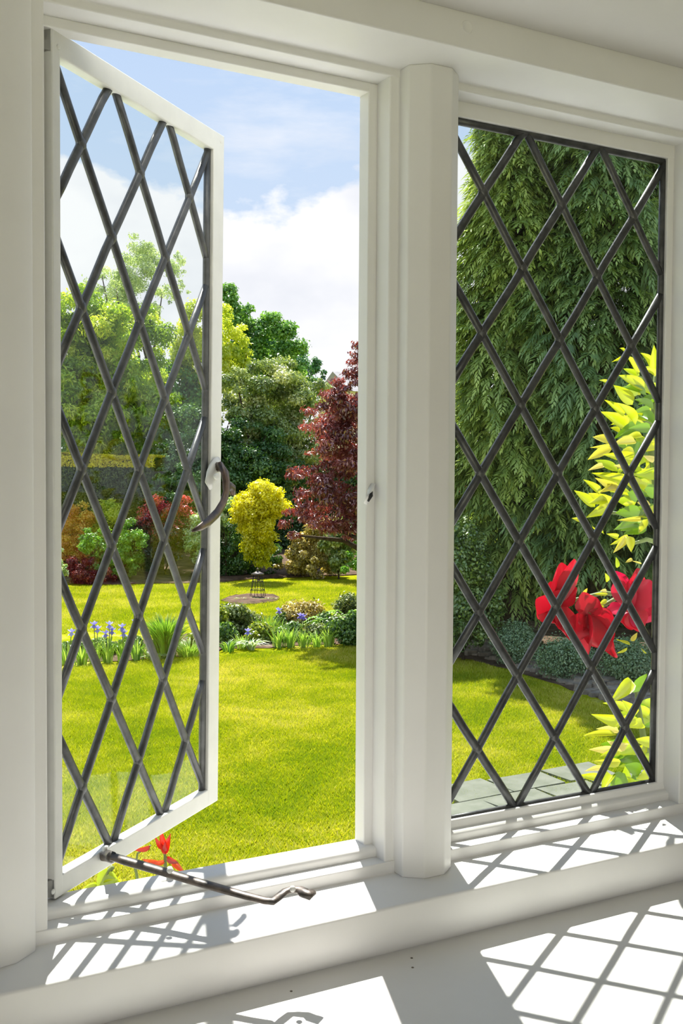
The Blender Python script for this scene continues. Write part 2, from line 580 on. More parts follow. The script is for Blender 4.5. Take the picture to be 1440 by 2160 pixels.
def leaded(parent, to3, nrm, x0, x1, z0, z1, xa, za, dx, dz, cw=0.0058, cdp=0.0042):
    """Diamond panes, lead cames and solder joints as parts of parent. to3(s, z, t) maps the light's plane to the room."""
    # panes
    for i in range(-2, 8):
        for j in range(-2, 8):
            for ox, oz in ((0.5, 0.0), (0.0, 0.5)):
                cx_, cz_ = xa + (i + ox) * dx, za + (j + oz) * dz
                p = clip_poly([(cx_ - dx / 2, cz_), (cx_, cz_ - dz / 2), (cx_ + dx / 2, cz_), (cx_, cz_ + dz / 2)], x0, x1, z0, z1)
                if len(p) < 3 or area(p) < 2e-5: continue
                bm = bmesh.new()
                ta, tb = random.gauss(0, 0.0035), random.gauss(0, 0.0035)
                A = [bm.verts.new(to3(s, z, -0.0012 + (s - cx_) * ta + (z - cz_) * tb)) for s, z in p]
                B = [bm.verts.new(to3(s, z, 0.0012 + (s - cx_) * ta + (z - cz_) * tb)) for s, z in p]
                n = len(p)
                for k in range(n):
                    bm.faces.new((A[k], A[(k + 1) % n], B[(k + 1) % n], B[k]))
                bm.faces.new(A[::-1]); bm.faces.new(B)
                bm_obj('pane', bm, M['glass'], parent)
    # cames
    sl_ = dz / dx

    def came(a, b, w=cw, name='lead_came', wob=0.0005):
        nseg = 7
        pts = []
        for k in range(nseg + 1):
            t = k / nseg
            pts.append(to3(a[0] + (b[0] - a[0]) * t + random.gauss(0, wob), a[1] + (b[1] - a[1]) * t + random.gauss(0, wob), 0))
        bm = bmesh.new()
        tube(bm, pts, w, 10, True, cdp / w, nrm)
        bm_obj(name, bm, M['lead'], parent, smooth=True)
    for sg in (1, -1):
        for k in range(-9, 14):
            # z = za + sg*sl*(x - xa) + k*dz
            zx0, zx1 = za + sg * sl_ * (x0 - xa) + k * dz, za + sg * sl_ * (x1 - xa) + k * dz
            a, b = (x0, zx0), (x1, zx1)
            lo, hi = (a, b)
            seg = clip_seg(a, b, z0, z1)
            if seg and math.dist(*seg) > 0.012:
                came(*seg)
    cb = cw * 1.05
    for a, b in (((x0, z0), (x1, z0)), ((x0, z1), (x1, z1)), ((x0, z0), (x0, z1)), ((x1, z0), (x1, z1))):
        came(a, b, cb, 'border_came', 0.0002)
    # joints
    for i in range(-2, 8):
        for j in range(-2, 10):
            for ox, oz in ((0.0, 0.0), (0.5, 0.5)):
                s, z = xa + (i + ox) * dx, za + (j + oz) * dz
                if x0 - 0.002 < s < x1 + 0.002 and z0 - 0.002 < z < z1 + 0.002:
                    bm = bmesh.new()
                    bmesh.ops.create_uvsphere(bm, u_segments=10, v_segments=6, radius=1.0)
                    for v in bm.verts:
                        q = v.co.copy()
                        v.co = Vector(to3(s + q.x * 0.0078, z + q.y * 0.0095, q.z * (cdp + 0.0009)))
                    bm_obj('solder_joint', bm, M['solder'], parent, smooth=True)


def clip_seg(a, b, z0, z1):
    (xa, za), (xb, zb) = a, b
    t0, t1 = 0.0, 1.0
    d = zb - za
    if abs(d) < 1e-9:
        return (a, b) if z0 <= za <= z1 else None
    ta, tb = sorted(((z0 - za) / d, (z1 - za) / d))
    t0, t1 = max(t0, ta), min(t1, tb)
    if t1 <= t0: return None
    return ((xa + (xb - xa) * t0, za + d * t0), (xa + (xb - xa) * t1, za + d * t1))


# fixed light
w2 = empty('window_2', (MC + 0.24, 0.008, 0.0), 'closed fixed window of dark leaded diamond panes in a white frame', 'window', None, 'structure')
leaded(w2, lambda s, z, t: (s, 0.008 + t, z), (0, 1, 0), RX0, RX1, RZ0, RZ1, 0.5465, 0.0925, 0.1275, 0.1782)
bm = bmesh.new(); box(bm, RX0 - 0.03, RX1 + 0.03, -0.0009, 0.0062, RZ1 + 0.002, 0.9104); bm_obj('frame_head', bm, M['paint'], w2, 0.0016)
bm = bmesh.new(); box(bm, RX1 + 0.0015, RX1 + 0.03, -0.0005, 0.006, -0.012, 0.909); bm_obj('frame_stile', bm, M['paint'], w2, 0.0016)
bm = bmesh.new(); box(bm, MC + 0.02, RX0 - 0.0015, -0.0005, 0.006, -0.012, 0.909); bm_obj('frame_stile', bm, M['paint'], w2, 0.0016)
bm = bmesh.new(); prism(bm, [(0.024, -0.016), (-0.0110, -0.016), (-0.0110, -0.0060), (-0.0075, -0.0025), (-0.0030, -0.0010), (-0.0005, 0.0085), (0.0030, 0.0095), (0.0032, -0.004), (0.024, -0.004)], RX0 - 0.03, RX1 + 0.03, 'X')
bm_obj('frame_sill', bm, M['paint'], w2, 0.0014)

# open casement: s along its width from the hinge, t outwards from its room face
CA = 0.7006
HX = -0.0012
CE = np.array([math.cos(CA), math.sin(CA), 0.0])
CN = np.array([-math.sin(CA), math.cos(CA), 0.0])
CW = 0.3765


def c3(s, z, t=0.0):
    s = s * (1 + 0.045 * (z - 0.45))          # the old frame is a little out of square
    p = np.array([HX, 0.0, 0.0]) + CE * s + CN * t
    return (p[0], p[1], z)


def onC(x, y, t=0.0):
    r = ray(x, y)
    P0 = np.array([HX, 0.0, 0.0]) + CN * t
    k = ((P0 - CAM) @ CN) / (r @ CN)
    p = CAM + r * k
    return ((p - np.array([HX, 0.0, 0.0])) @ CE) / (1 + 0.045 * (p[2] - 0.45)), p[2]


w1 = empty('window_1', (HX, 0, 0), 'open casement window of leaded diamond panes swung out into the garden', 'window', None, 'structure')


def cbox(name, s0, s1, t0, t1, z0, z1, mat=None, parent=None, bev=0.0016):
    bm = bmesh.new()
    vs_ = [bm.verts.new(c3(s, z, t)) for s in (s0, s1) for t in (t0, t1) for z in (z0, z1)]
    for f in ((0, 1, 3, 2), (4, 6, 7, 5), (0, 4, 5, 1), (2, 3, 7, 6), (0, 2, 6, 4), (1, 5, 7, 3)):
        bm.faces.new([vs_[i] for i in f])
    return bm_obj(name, bm, mat or M['steel'], parent or w1, bev)


CD = 0.0145
cbox('hinge_stile', 0.0045, 0.0185, 0.0, CD, 0.0, 0.9005)
cbox('outer_stile', 0.3475, CW, 0.0, CD, 0.0, 0.9005)
cbox('top_rail', 0.0045, CW, 0.0002, CD, 0.8750, 0.9005)
cbox('bottom_rail', 0.0045, CW, 0.0002, CD, 0.0, 0.0225)
gT = 0.008
sA, zA = onC(178, 305, gT)
leaded(w1, lambda s, z, t: c3(s, z, gT + t), CN, 0.0165, 0.3440, 0.0165, 0.8815, 0.0650, 0.1015, 0.1165, 0.1748)
# screws on the frame
for px, py in ((123, 99), (466, 299), (112, 1881)):
    s, z = onC(px, py, 0)
    bm = bmesh.new()
    bmesh.ops.create_uvsphere(bm, u_segments=10, v_segments=6, radius=1.0)
    for v in bm.verts:
        q = v.co.copy()
        v.co = Vector(c3(s + q.x * 0.003, z + q.y * 0.003, q.z * 0.0012))
    bm_obj('screw', bm, M['steel'], w1, smooth=True)

# cockspur handle on the outer stile
hd_s, hd_z = onC(456, 1010, 0)
plate = None
bm = bmesh.new()
pts = [c3(*onC(x, y, -0.004), -0.004) for x, y in ((461, 968), (457, 978), (452, 990), (446, 1005), (441, 1018), (445, 1030))]
tube(bm, pts, [0.005, 0.0100, 0.0125, 0.0120, 0.009, 0.004], 12, True, 0.5, CN)
hp = bm_obj('handle_plate', bm, M['steel'], w1, smooth=True)
hl_pts = [((457, 985), -0.008), ((466, 984), -0.018), ((474, 996), -0.026), ((477, 1015), -0.030), ((477, 1040), -0.032), ((470, 1062), -0.034), ((457, 1083), -0.036), ((440, 1100), -0.038), ((424, 1111), -0.040), ((405, 1120), -0.041)]
bm = bmesh.new()
tube(bm, [c3(*onC(x, y, t), t) for (x, y), t in hl_pts], [0.0066, 0.0076, 0.0082, 0.0070, 0.0064, 0.0064, 0.0066, 0.0062, 0.0048, 0.0016], 10, True, 0.62, CN)
hl = bm_obj('handle', bm, M['bronze'], w1, smooth=True)
bm = bmesh.new()
tube(bm, [c3(*onC(x, y, -0.022), -0.022) for x, y in ((474, 1026), (483, 1026), (490, 1030), (491, 1044))], [0.0065, 0.0070, 0.0066, 0.005], 10, True, 0.7, CN)
bm_obj('handle_spur', bm, M['bronze'], hl, smooth=True)
bm = bmesh.new()
bmesh.ops.create_uvsphere(bm, u_segments=10, v_segments=6, radius=0.0042)
bmesh.ops.translate(bm, vec=Vector(c3(*onC(457, 1005, -0.024), -0.024)), verts=bm.verts[:])
bm_obj('handle_rivet', bm, M['steel'], hl, smooth=True)

# casement stay, hinged on the bottom rail and lying over its peg
z_st = 0.012
pv = np.array(c3(*onC(222, 1808, -0.006), -0.006))


def stp(x, y, z):
    return gp(x, y, z)


bm = bmesh.new()
path = [(236, 1807, 0.030), (262, 1815, 0.027), (300, 1826, 0.024), (345, 1839, 0.021), (400, 1856, 0.018), (460, 1873, 0.015), (520, 1890, 0.012), (560, 1900, 0.010), (574, 1902, 0.010),
        (586, 1893, 0.0105), (600, 1881, 0.012), (615, 1876, 0.014), (632, 1877, 0.014), (642, 1884, 0.013), (650, 1888, 0.013), (657, 1882, 0.013)]
rads = [0.0062, 0.0068, 0.0068, 0.0066, 0.0062, 0.0060, 0.0056, 0.0054, 0.0054, 0.0052, 0.0050, 0.0050, 0.0058, 0.0074, 0.0078, 0.0056]
tube(bm, [stp(*q) for q in path], rads, 10, True, 0.62, (0, 0, 1))
stay = bm_obj('stay_bar', bm, M['worn'], w1, smooth=True)
bm = bmesh.new()
a0 = stp(236, 1807, 0.030)
tube(bm, [pv + CN * 0.004, pv - CN * 0.004 + np.array([0, 0, 0.002]), (pv + a0) / 2 - CN * 0.004, a0], [0.0050, 0.0066, 0.0066, 0.0056], 10, True)
bm_obj('stay_pivot', bm, M['worn'], stay, smooth=True)
bm = bmesh.new()
pq = np.array(c3(*onC(222, 1796, -0.002), -0.002))
tube(bm, [pq + np.array([0, 0, -0.010]), pq + np.array([0, 0, 0.006])], [0.0035, 0.0035], 10)
bm_obj('stay_pin', bm, M['steel'], stay, smooth=True)
for x, y, z in ((617, 1875, 0.019), (358, 1836, 0.027)):
    bm = bmesh.new()
    bmesh.ops.create_uvsphere(bm, u_segments=10, v_segments=6, radius=0.0034)
    bmesh.ops.translate(bm, vec=Vector(stp(x, y, z)), verts=bm.verts[:])
    bm_obj('stay_rivet', bm, M['steel'], stay, smooth=True)
# painted peg for the stay on the sill strip
bm = bmesh.new()
p0 = gp(358, 1868, -0.010)
tube(bm, [(p0[0] - 0.022, p0[1] + 0.0, -0.010), (p0[0] - 0.010, p0[1], -0.004), (p0[0] + 0.010, p0[1], -0.004), (p0[0] + 0.022, p0[1], -0.010)], [0.006, 0.008, 0.008, 0.006], 10, True, 0.6, (0, 0, 1))
pg = bm_obj('stay_peg_plate', bm, M['paint'], fr1, smooth=True)
bm = bmesh.new()
tube(bm, [(p0[0], p0[1], -0.006), (p0[0], p0[1], 0.008), (p0[0], p0[1], 0.011)], [0.0040, 0.0040, 0.0025], 10)
bm_obj('stay_peg', bm, M['paint'], pg, smooth=True)

# ------------------------------------------------------------------ plant makers
def unit(v):
    return v / np.maximum(np.linalg.norm(v, axis=-1, keepdims=True), 1e-9)


def leaves_mesh(name, pos, nrm, dirs, length, width, v, fold=0.18):
    """One four-cornered, folded leaf at every pos."""
    n = len(pos)
    d = unit(dirs - nrm * np.sum(dirs * nrm, axis=1, keepdims=True))
    s = np.cross(d, nrm)
    L = (length * (0.65 + 0.7 * rng.random(n)))[:, None]
    Wd = (width * (0.7 + 0.6 * rng.random(n)))[:, None]
    a = pos - d * L * 0.5
    c = pos + d * L * 0.5 - nrm * L * 0.12
    b = pos + s * Wd * 0.5 + nrm * Wd * fold
    e = pos - s * Wd * 0.5 + nrm * Wd * fold
    V = np.stack([a, b, c, e], axis=1).reshape(-1, 3)
    Fq = np.arange(4 * n).reshape(n, 4)
    return np_mesh(name, V, Fq, np.repeat(v, 4))


def blob_points(blobs, n, inner=0.35, up=0.15):
    """Points near the surfaces of ellipsoids (rows cx cy cz rx ry rz) with outward directions."""
    B = np.asarray(blobs, dtype=float)
    area_ = (B[:, 3] * B[:, 4] + B[:, 3] * B[:, 5] + B[:, 4] * B[:, 5])
    idx = rng.choice(len(B), n, p=area_ / area_.sum())
    d = rng.normal(size=(n, 3))
    d[:, 2] += up
    d = unit(d)
    r = 1.0 - inner * rng.random(n) ** 1.6
    pos = B[idx, :3] + d * B[idx, 3:6] * r[:, None]
    return pos, d, idx


def clumps(parents, k, lo=0.55, hi=1.0, rel=(0.20, 0.34), squash=0.8):
    """Break big ellipsoids into clumps so that the outline and the shading are uneven."""
    out = []
    Pn = np.asarray(parents, dtype=float)
    w = Pn[:, 3] * Pn[:, 5]
    for _ in range(k):
        p = Pn[rng.choice(len(Pn), p=w / w.sum())]
        d = unit(rng.normal(size=3))
        r = lo + (hi - lo) * rng.random() ** 0.6
        q = rel[0] + (rel[1] - rel[0]) * rng.random()
        s = (p[3] * p[4] * p[5]) ** (1 / 3) * q
        c = p[:3] + d * p[3:6] * (r - q * 0.6)
        out.append([*c, s * 1.15, s * 1.15, s * squash])
    return out


def lobe(x, y, rx, ry, d, deep=0.9):
    """An ellipsoid covering rx by ry pixels round pixel x, y at depth d."""
    c = P(x, y, d)
    k = d / F_PX
    return [c[0], c[1], c[2], rx * k, rx * k * deep, ry * k]


def foliage(parent, name, blobs, n, length, width, mat, droop=0.3, inner=0.4, vmode='rand', outw=0.9, floor=True):
    pos, d, idx = blob_points(blobs, n, inner)
    if floor:
        k = pos[:, 2] > GROUND + 0.02
        pos, d, idx = pos[k], d[k], idx[k]
    m = len(pos)
    pos = pos + rng.normal(size=(m, 3)) * (np.asarray(blobs)[idx, 3] * 0.16)[:, None]
    nr = unit(d * outw + rng.normal(size=(m, 3)) * 0.55 + np.array([0, 0, 0.45]))
    dr = d + rng.normal(size=(m, 3)) * 0.7 + np.array([0, 0, -droop])
    v = rng.random(m)
    if vmode == 'height':      # young growth sits at the top of each clump
        B = np.asarray(blobs)
        z0, z1 = pos[:, 2].min(), pos[:, 2].max()
        v = np.clip(0.75 * (pos[:, 2] - z0) / (z1 - z0) + 0.4 * rng.random(m) - 0.1, 0, 1)
    elif vmode == 'clump':
        per = rng.random(len(blobs))
        v = np.clip(0.6 * per[idx] + 0.4 * v, 0, 1)
    me = leaves_mesh(name, pos, nr, dr, length, width, v)
    o = link(name, me, mat, parent)
    o['kind'] = 'stuff'
    return o


def woody(parent, base, tops, r0, name='trunk', lean=0.15, split=0.45):
    """A trunk and its boughs as one mesh."""
    bm = bmesh.new()
    base = np.asarray(base, dtype=float)
    tops = [np.asarray(t, dtype=float) for t in tops]
    mid = np.mean(tops, axis=0)
    fork = base + (mid - base) * split
    fork[2] = base[2] + (mid[2] - base[2]) * split
    b0 = base.copy(); b0[2] -= 0.05
    pts = [b0, base + (fork - base) * 0.4 + rng.normal(size=3) * 0.04, fork]
    tube(bm, pts, [r0 * 1.25, r0 * 0.95, r0 * 0.75], 9)
    for t in tops:
        dd_ = np.linalg.norm(t - fork)
        m1 = fork + (t - fork) * 0.5 + rng.normal(size=3) * 0.04 * dd_
        m1[2] += 0.05 * dd_
        tube(bm, [fork - (fork - base) * 0.08, m1, t], [r0 * 0.55, r0 * 0.35, r0 * 0.12], 6)
    return bm_obj(name, bm, M['bark'], parent, smooth=True)


def shrub(name, label, cat, lobes, n, length, width, mat, base_x, d, k=40, group=None, trunk=0.0, rel=(0.16, 0.28), droop=0.3, vmode='clump', inner=0.6, ntop=5, squash=0.8, fname='foliage', lo=0.5, split=0.45):
    b = ground_at(base_x, d)
    t = empty(name, b, label, cat, group)
    if cat == 'bush' and rel[0] < 0.3: k = int(k * 1.9)
    bl = clumps(lobes, k, lo=lo, rel=rel, squash=squash)
    foliage(t, fname, bl, n, length, width, mat, droop, inner, vmode)
    tops = [bl[i][:3] for i in rng.choice(len(bl), min(ntop, len(bl)), replace=False)]
    woody(t, b, tops, trunk or 0.03, 'trunk' if trunk > 0.05 else 'stems', split=split if trunk > 0.05 else 0.15)
    return t


def spray_conifer(name, label, base_x, d, y_top, halfw, mat, n=2600, y_low=1330, core=None, trunk=0.22):
    """Tall conifer: drooping feathery sprays round a trunk."""
    b = ground_at(base_x, d)
    top = P(base_x, y_top, d)
    low = P(base_x, y_low, d)[2]
    t = empty(name, b, label, 'tree', 'tall conifers')
    hgt = top[2] - low
    rad = halfw * d / F_PX
    u = rng.random(n) ** 0.85
    zz = low + hgt * u
    prof = rad * np.clip(1.05 - u, 0.04, 1) ** 0.62 * (0.72 + 0.28 * np.sin(np.minimum(u * 9, 1.6)))
    az = rng.random(n) * 2 * math.pi
    rr = prof * (0.55 + 0.5 * rng.random(n)) * (0.85 + 0.25 * np.sin(az * 3 + zz * 1.7))
    ctr = np.stack([b[0] + np.cos(az) * rr, b[1] + np.sin(az) * rr, zz], axis=1)
    out = np.stack([np.cos(az), np.sin(az), np.zeros(n)], axis=1)
    NF = 17
    size = 0.42 + 0.40 * rng.random(n)
    axis = unit(out + rng.normal(size=(n, 3)) * 0.35 + np.array([0, 0, -0.25]))
    side = unit(np.cross(axis, np.array([0, 0, 1.0])) + rng.normal(size=(n, 3)) * 0.25)
    Vs, vv = [], []
    tint = rng.random(n)
    for f in range(NF):
        tt = f / (NF - 1)
        sgn = -1 if f % 2 else 1
        root = ctr + axis * (size * tt * 0.62)[:, None] + np.array([0, 0, -1.0]) * (size * 0.30 * tt * tt)[:, None]
        Lf = size * (0.34 - 0.20 * tt)
        fd = unit(axis * 0.85 + side * sgn * (0.95 - 0.5 * tt) + np.array([0, 0, -0.35]) + rng.normal(size=(n, 3)) * 0.16)
        if f == NF - 1:
            fd = unit(axis + np.array([0, 0, -0.7]))
        tip = root + fd * Lf[:, None] + np.array([0, 0, -1.0]) * (Lf * 0.22)[:, None]
        wv = unit(np.cross(fd, unit(axis + np.array([0, 0, 2.0])))) * (0.014 + 0.008 * rng.random(n))[:, None]
        midp = root + fd * (Lf * 0.45)[:, None]
        Vs.append(np.stack([root, midp + wv, tip, midp - wv], axis=1))
        vv.append(np.clip(0.5 * tint + 0.5 * tt, 0, 1))
    V = np.concatenate(Vs).reshape(-1, 3)
    Fq = np.arange(len(V)).reshape(-1, 4)
    me = np_mesh('sprays', V, Fq, np.repeat(np.concatenate(vv), 4))
    o = link('sprays', me, mat, t)
    o['kind'] = 'stuff'
    bm = bmesh.new()
    tube(bm, [(b[0], b[1], GROUND - 0.1), (b[0], b[1], GROUND + 1.2), (b[0] + 0.05, b[1], low + hgt * 0.5), (b[0], b[1], low + hgt * 0.93)], [trunk * 1.2, trunk, trunk * 0.6, 0.03], 10)
    bm_obj('trunk', bm, M['bark'], t, smooth=True)
    # bare inner boughs
    for _ in range(26):
        bm = bmesh.new()
        u_ = rng.random() * 0.9
        z_ = low + hgt * u_ * 0.95
        a_ = rng.random() * 6.28
        r_ = rad * (1.05 - u_) ** 0.62 * 0.7
        tube(bm, [(b[0], b[1], z_), (b[0] + math.cos(a_) * r_ * 0.5, b[1] + math.sin(a_) * r_ * 0.5, z_ + 0.05), (b[0] + math.cos(a_) * r_, b[1] + math.sin(a_) * r_, z_ - 0.2)], [0.05, 0.035, 0.012], 5, True)
        bm_obj('bough', bm, M['bark'], t, smooth=True)
    return t


def blades(parent, name, base, n, hgt, spread, width, mat, arch=0.35, rad=0.08):
    """A tuft of strap leaves as one mesh; each blade bends outwards."""
    base = np.asarray(base, dtype=float)
    az = rng.random(n) * 2 * math.pi
    o2 = np.stack([np.cos(az), np.sin(az), np.zeros(n)], axis=1)
    b0 = base + o2 * (rad * rng.random(n))[:, None]
    L = hgt * (0.6 + 0.45 * rng.random(n))
    sp = spread * (0.25 + 0.75 * rng.random(n))
    sd = unit(np.cross(o2, np.array([0, 0, 1.0])) + rng.normal(size=(n, 3)) * 0.3)
    Vs = []
    K = 5
    for i in range(K):
        t = i / (K - 1)
        p = b0 + o2 * (sp * t ** 1.7)[:, None] + np.array([0, 0, 1.0]) * (L * (t - arch * t ** 2.6))[:, None]
        w = width * (1 - t ** 2.2) * 0.5 + 0.0008
        Vs.append(np.stack([p - sd * w, p + sd * w], axis=1))
    V = np.stack(Vs, axis=1).reshape(n, K * 2, 3)
    Fq = []
    for i in range(K - 1):
        Fq.append([2 * i, 2 * i + 1, 2 * i + 3, 2 * i + 2])
    Fq = (np.arange(n)[:, None, None] * K * 2 + np.array(Fq)[None]).reshape(-1, 4)
    me = np_mesh(name, V.reshape(-1, 3), Fq, np.repeat(rng.random(n), K * 2))
    o = link(name, me, mat, parent)
    o['kind'] = 'stuff'
    return o


# leaf colours
LM = {}
LM['lime'] = leaf_mat('lime_tree_leaves', [(0.035, 0.08, 0.008), (0.19, 0.28, 0.02), (0.42, 0.47, 0.06)], 0.5)
LM['sage'] = leaf_mat('pale_feathery_leaves', [(0.12, 0.17, 0.07), (0.22, 0.28, 0.14), (0.33, 0.38, 0.24)], 0.4)
LM['yellowgreen'] = leaf_mat('yellow_green_leaves', [(0.15, 0.22, 0.02), (0.30, 0.34, 0.04), (0.45, 0.42, 0.08)], 0.5)
LM['mid'] = leaf_mat('mid_green_leaves', [(0.02, 0.065, 0.012), (0.08, 0.18, 0.03), (0.19, 0.31, 0.075)], 0.4)
LM['bluegreen'] = leaf_mat('dark_blue_green_leaves', [(0.015, 0.055, 0.02), (0.035, 0.10, 0.035), (0.07, 0.16, 0.06)], 0.3)
LM['olive'] = leaf_mat('variegated_olive_leaves', [(0.035, 0.065, 0.014), (0.15, 0.20, 0.055), (0.44, 0.46, 0.23)], 0.35, 0.1)
LM['bed_olive'] = leaf_mat('bed_olive_leaves', [(0.03, 0.06, 0.012), (0.12, 0.17, 0.04), (0.32, 0.36, 0.14)], 0.35, 0.06, gain=1.5)
LM['bed_green'] = leaf_mat('bed_green_leaves', [(0.02, 0.06, 0.010), (0.08, 0.17, 0.025), (0.20, 0.32, 0.06)], 0.4, 0.06, gain=1.5)
LM['bed_lime'] = leaf_mat('bed_lime_leaves', [(0.06, 0.11, 0.010), (0.20, 0.27, 0.02), (0.40, 0.44, 0.06)], 0.45, 0.05, gain=1.5)
LM['dark'] = leaf_mat('dark_green_leaves', [(0.015, 0.045, 0.010), (0.035, 0.085, 0.018), (0.08, 0.15, 0.04)], 0.25, 0.07)
LM['maple'] = leaf_mat('copper_red_leaves', [(0.060, 0.016, 0.016), (0.15, 0.042, 0.038), (0.34, 0.13, 0.11)], 0.32, 0.13, (1.5, 0.65, 0.5), 0.4, 1.6)
LM['gold'] = leaf_mat('golden_leaves', [(0.42, 0.46, 0.01), (0.72, 0.62, 0.015), (0.84, 0.68, 0.04)], 0.5, 0.05, (1.0, 1.05, 0.4), 0.4, 1.2)
LM['orange'] = leaf_mat('orange_leaves', [(0.22, 0.07, 0.015), (0.45, 0.20, 0.04), (0.60, 0.36, 0.07)], 0.4, 0.05, (1.1, 0.9, 0.6))
LM['photinia'] = leaf_mat('red_tipped_leaves', [(0.02, 0.04, 0.015), (0.03, 0.035, 0.015), (0.05, 0.025, 0.018), (0.34, 0.035, 0.04), (0.42, 0.06, 0.07)], 0.35, 0.08, (1.2, 0.8, 0.6))
LM['berberis'] = leaf_mat('dark_red_leaves', [(0.05, 0.015, 0.015), (0.11, 0.025, 0.02), (0.25, 0.06, 0.03)], 0.35, 0.05, (1.3, 0.7, 0.5))
LM['bright'] = leaf_mat('bright_green_leaves', [(0.04, 0.12, 0.012), (0.11, 0.24, 0.03), (0.24, 0.40, 0.07)], 0.42, gain=1.8)
LM['cream'] = leaf_mat('cream_edged_leaves', [(0.08, 0.16, 0.05), (0.22, 0.30, 0.12), (0.55, 0.58, 0.36)], 0.35)
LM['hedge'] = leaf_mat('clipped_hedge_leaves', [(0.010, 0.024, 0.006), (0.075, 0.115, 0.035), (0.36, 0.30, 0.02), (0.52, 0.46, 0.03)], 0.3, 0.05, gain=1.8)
LM['conifer'] = leaf_mat('feathery_conifer_sprays', [(0.05, 0.085, 0.022), (0.12, 0.17, 0.045), (0.26, 0.31, 0.09)], 0.35, 0.05, gain=2.5)
LM['conifer2'] = leaf_mat('dark_conifer_sprays', [(0.035, 0.068, 0.026), (0.085, 0.135, 0.048), (0.18, 0.24, 0.085)], 0.34, 0.05, gain=2.5)
LM['box'] = leaf_mat('grey_green_clipped_leaves', [(0.06, 0.10, 0.05), (0.10, 0.155, 0.08), (0.17, 0.22, 0.13)], 0.2, 0.06)
LM['holly'] = leaf_mat('ivy_leaves', [(0.03, 0.06, 0.012), (0.07, 0.12, 0.025), (0.16, 0.22, 0.06)], 0.25, 0.12)
LM['iris'] = leaf_mat('iris_blades', [(0.12, 0.24, 0.04), (0.22, 0.36, 0.07), (0.38, 0.48, 0.12)], 0.45, 0.06, gain=1.5)
LM['lily'] = leaf_mat('lily_blades', [(0.05, 0.14, 0.015), (0.11, 0.24, 0.03), (0.26, 0.40, 0.06)], 0.45, 0.06, gain=1.5)
LM['petal_blue'] = leaf_mat('lilac_petals', [(0.20, 0.18, 0.55), (0.32, 0.29, 0.72), (0.50, 0.48, 0.82)], 0.4, 0.03, (1, 1, 1.1), gain=1.0)
LM['bronze'] = leaf_mat('bronze_leaves', [(0.10, 0.09, 0.025), (0.22, 0.17, 0.05), (0.40, 0.33, 0.12)], 0.35)
LM['grass'] = leaf_mat('grass_blades', [(0.20, 0.29, 0.006), (0.40, 0.43, 0.010), (0.62, 0.56, 0.14)], 0.40, 0.012, (1.15, 1.1, 0.4), gain=1.14)
LM['climber'] = leaf_mat('yellow_green_climber_leaves', [(0.09, 0.22, 0.012), (0.34, 0.46, 0.012), (0.50, 0.54, 0.012), (0.62, 0.54, 0.10), (0.80, 0.66, 0.32)], 0.5, 0.06, (1.1, 1.1, 0.5), 0.3, 0.95)
LM['redleaf'] = leaf_mat('young_red_leaves', [(0.25, 0.02, 0.01), (0.50, 0.03, 0.015), (0.60, 0.12, 0.03)], 0.5, 0.06, (1.3, 0.7, 0.4), 0.3, 1.0)
LM['rose'] = leaf_mat('rose_petals', [(0.50, 0.010, 0.028), (0.58, 0.016, 0.040), (0.62, 0.025, 0.12)], 0.36, 0.05, (1.1, 0.5, 0.7), 0.4, 0.9)

# ------------------------------------------------------------------ lawn, beds and stones
bm = bmesh.new()
cg = ground_at(720, 40)
for s in ((-1, -1), (1, -1), (1, 1), (-1, 1)):
    bm.verts.new((cg[0] + 110 * s[0], cg[1] + 110 * s[1], GROUND))
bm.faces.new(bm.verts[:])
lo = bm_obj('lawn', bm, M['lawn'])
tag(lo, 'sunny mown lawn stretching from the house to the flower borders', 'lawn', None, 'structure')


def ground_patch(name, pix, mat, label, cat, kind, hgt=0.03, wob=0.05, raise_=0.0, smooth_n=4):
    """A low mounded bed whose outline is given by ground pixels."""
    pts = [gp(x, y) for x, y in pix]
    out = []
    n = len(pts)
    for i in range(n):
        for k in range(smooth_n):
            t = k / smooth_n
            a = pts[i] * (1 - t) + pts[(i + 1) % n] * t
            a = a + rng.normal(size=3) * wob
            out.append(a)
    c_ = np.mean(out, axis=0)
    bm = bmesh.new()
    r0 = [bm.verts.new((p[0], p[1], GROUND - 0.03)) for p in out]
    r1 = [bm.verts.new((p[0], p[1], GROUND + hgt * 0.6)) for p in out]
    r2 = [bm.verts.new((*(c_[:2] + (p[:2] - c_[:2]) * 0.85), GROUND + hgt + rng.random() * hgt * 0.6)) for p in out]
    m_ = len(out)
    for A, B in ((r0, r1), (r1, r2)):
        for k in range(m_):
            bm.faces.new((A[k], A[(k + 1) % m_], B[(k + 1) % m_], B[k]))
    bm.faces.new(r2)
    o = bm_obj(name, bm, mat)
    return tag(o, label, cat, None, kind)


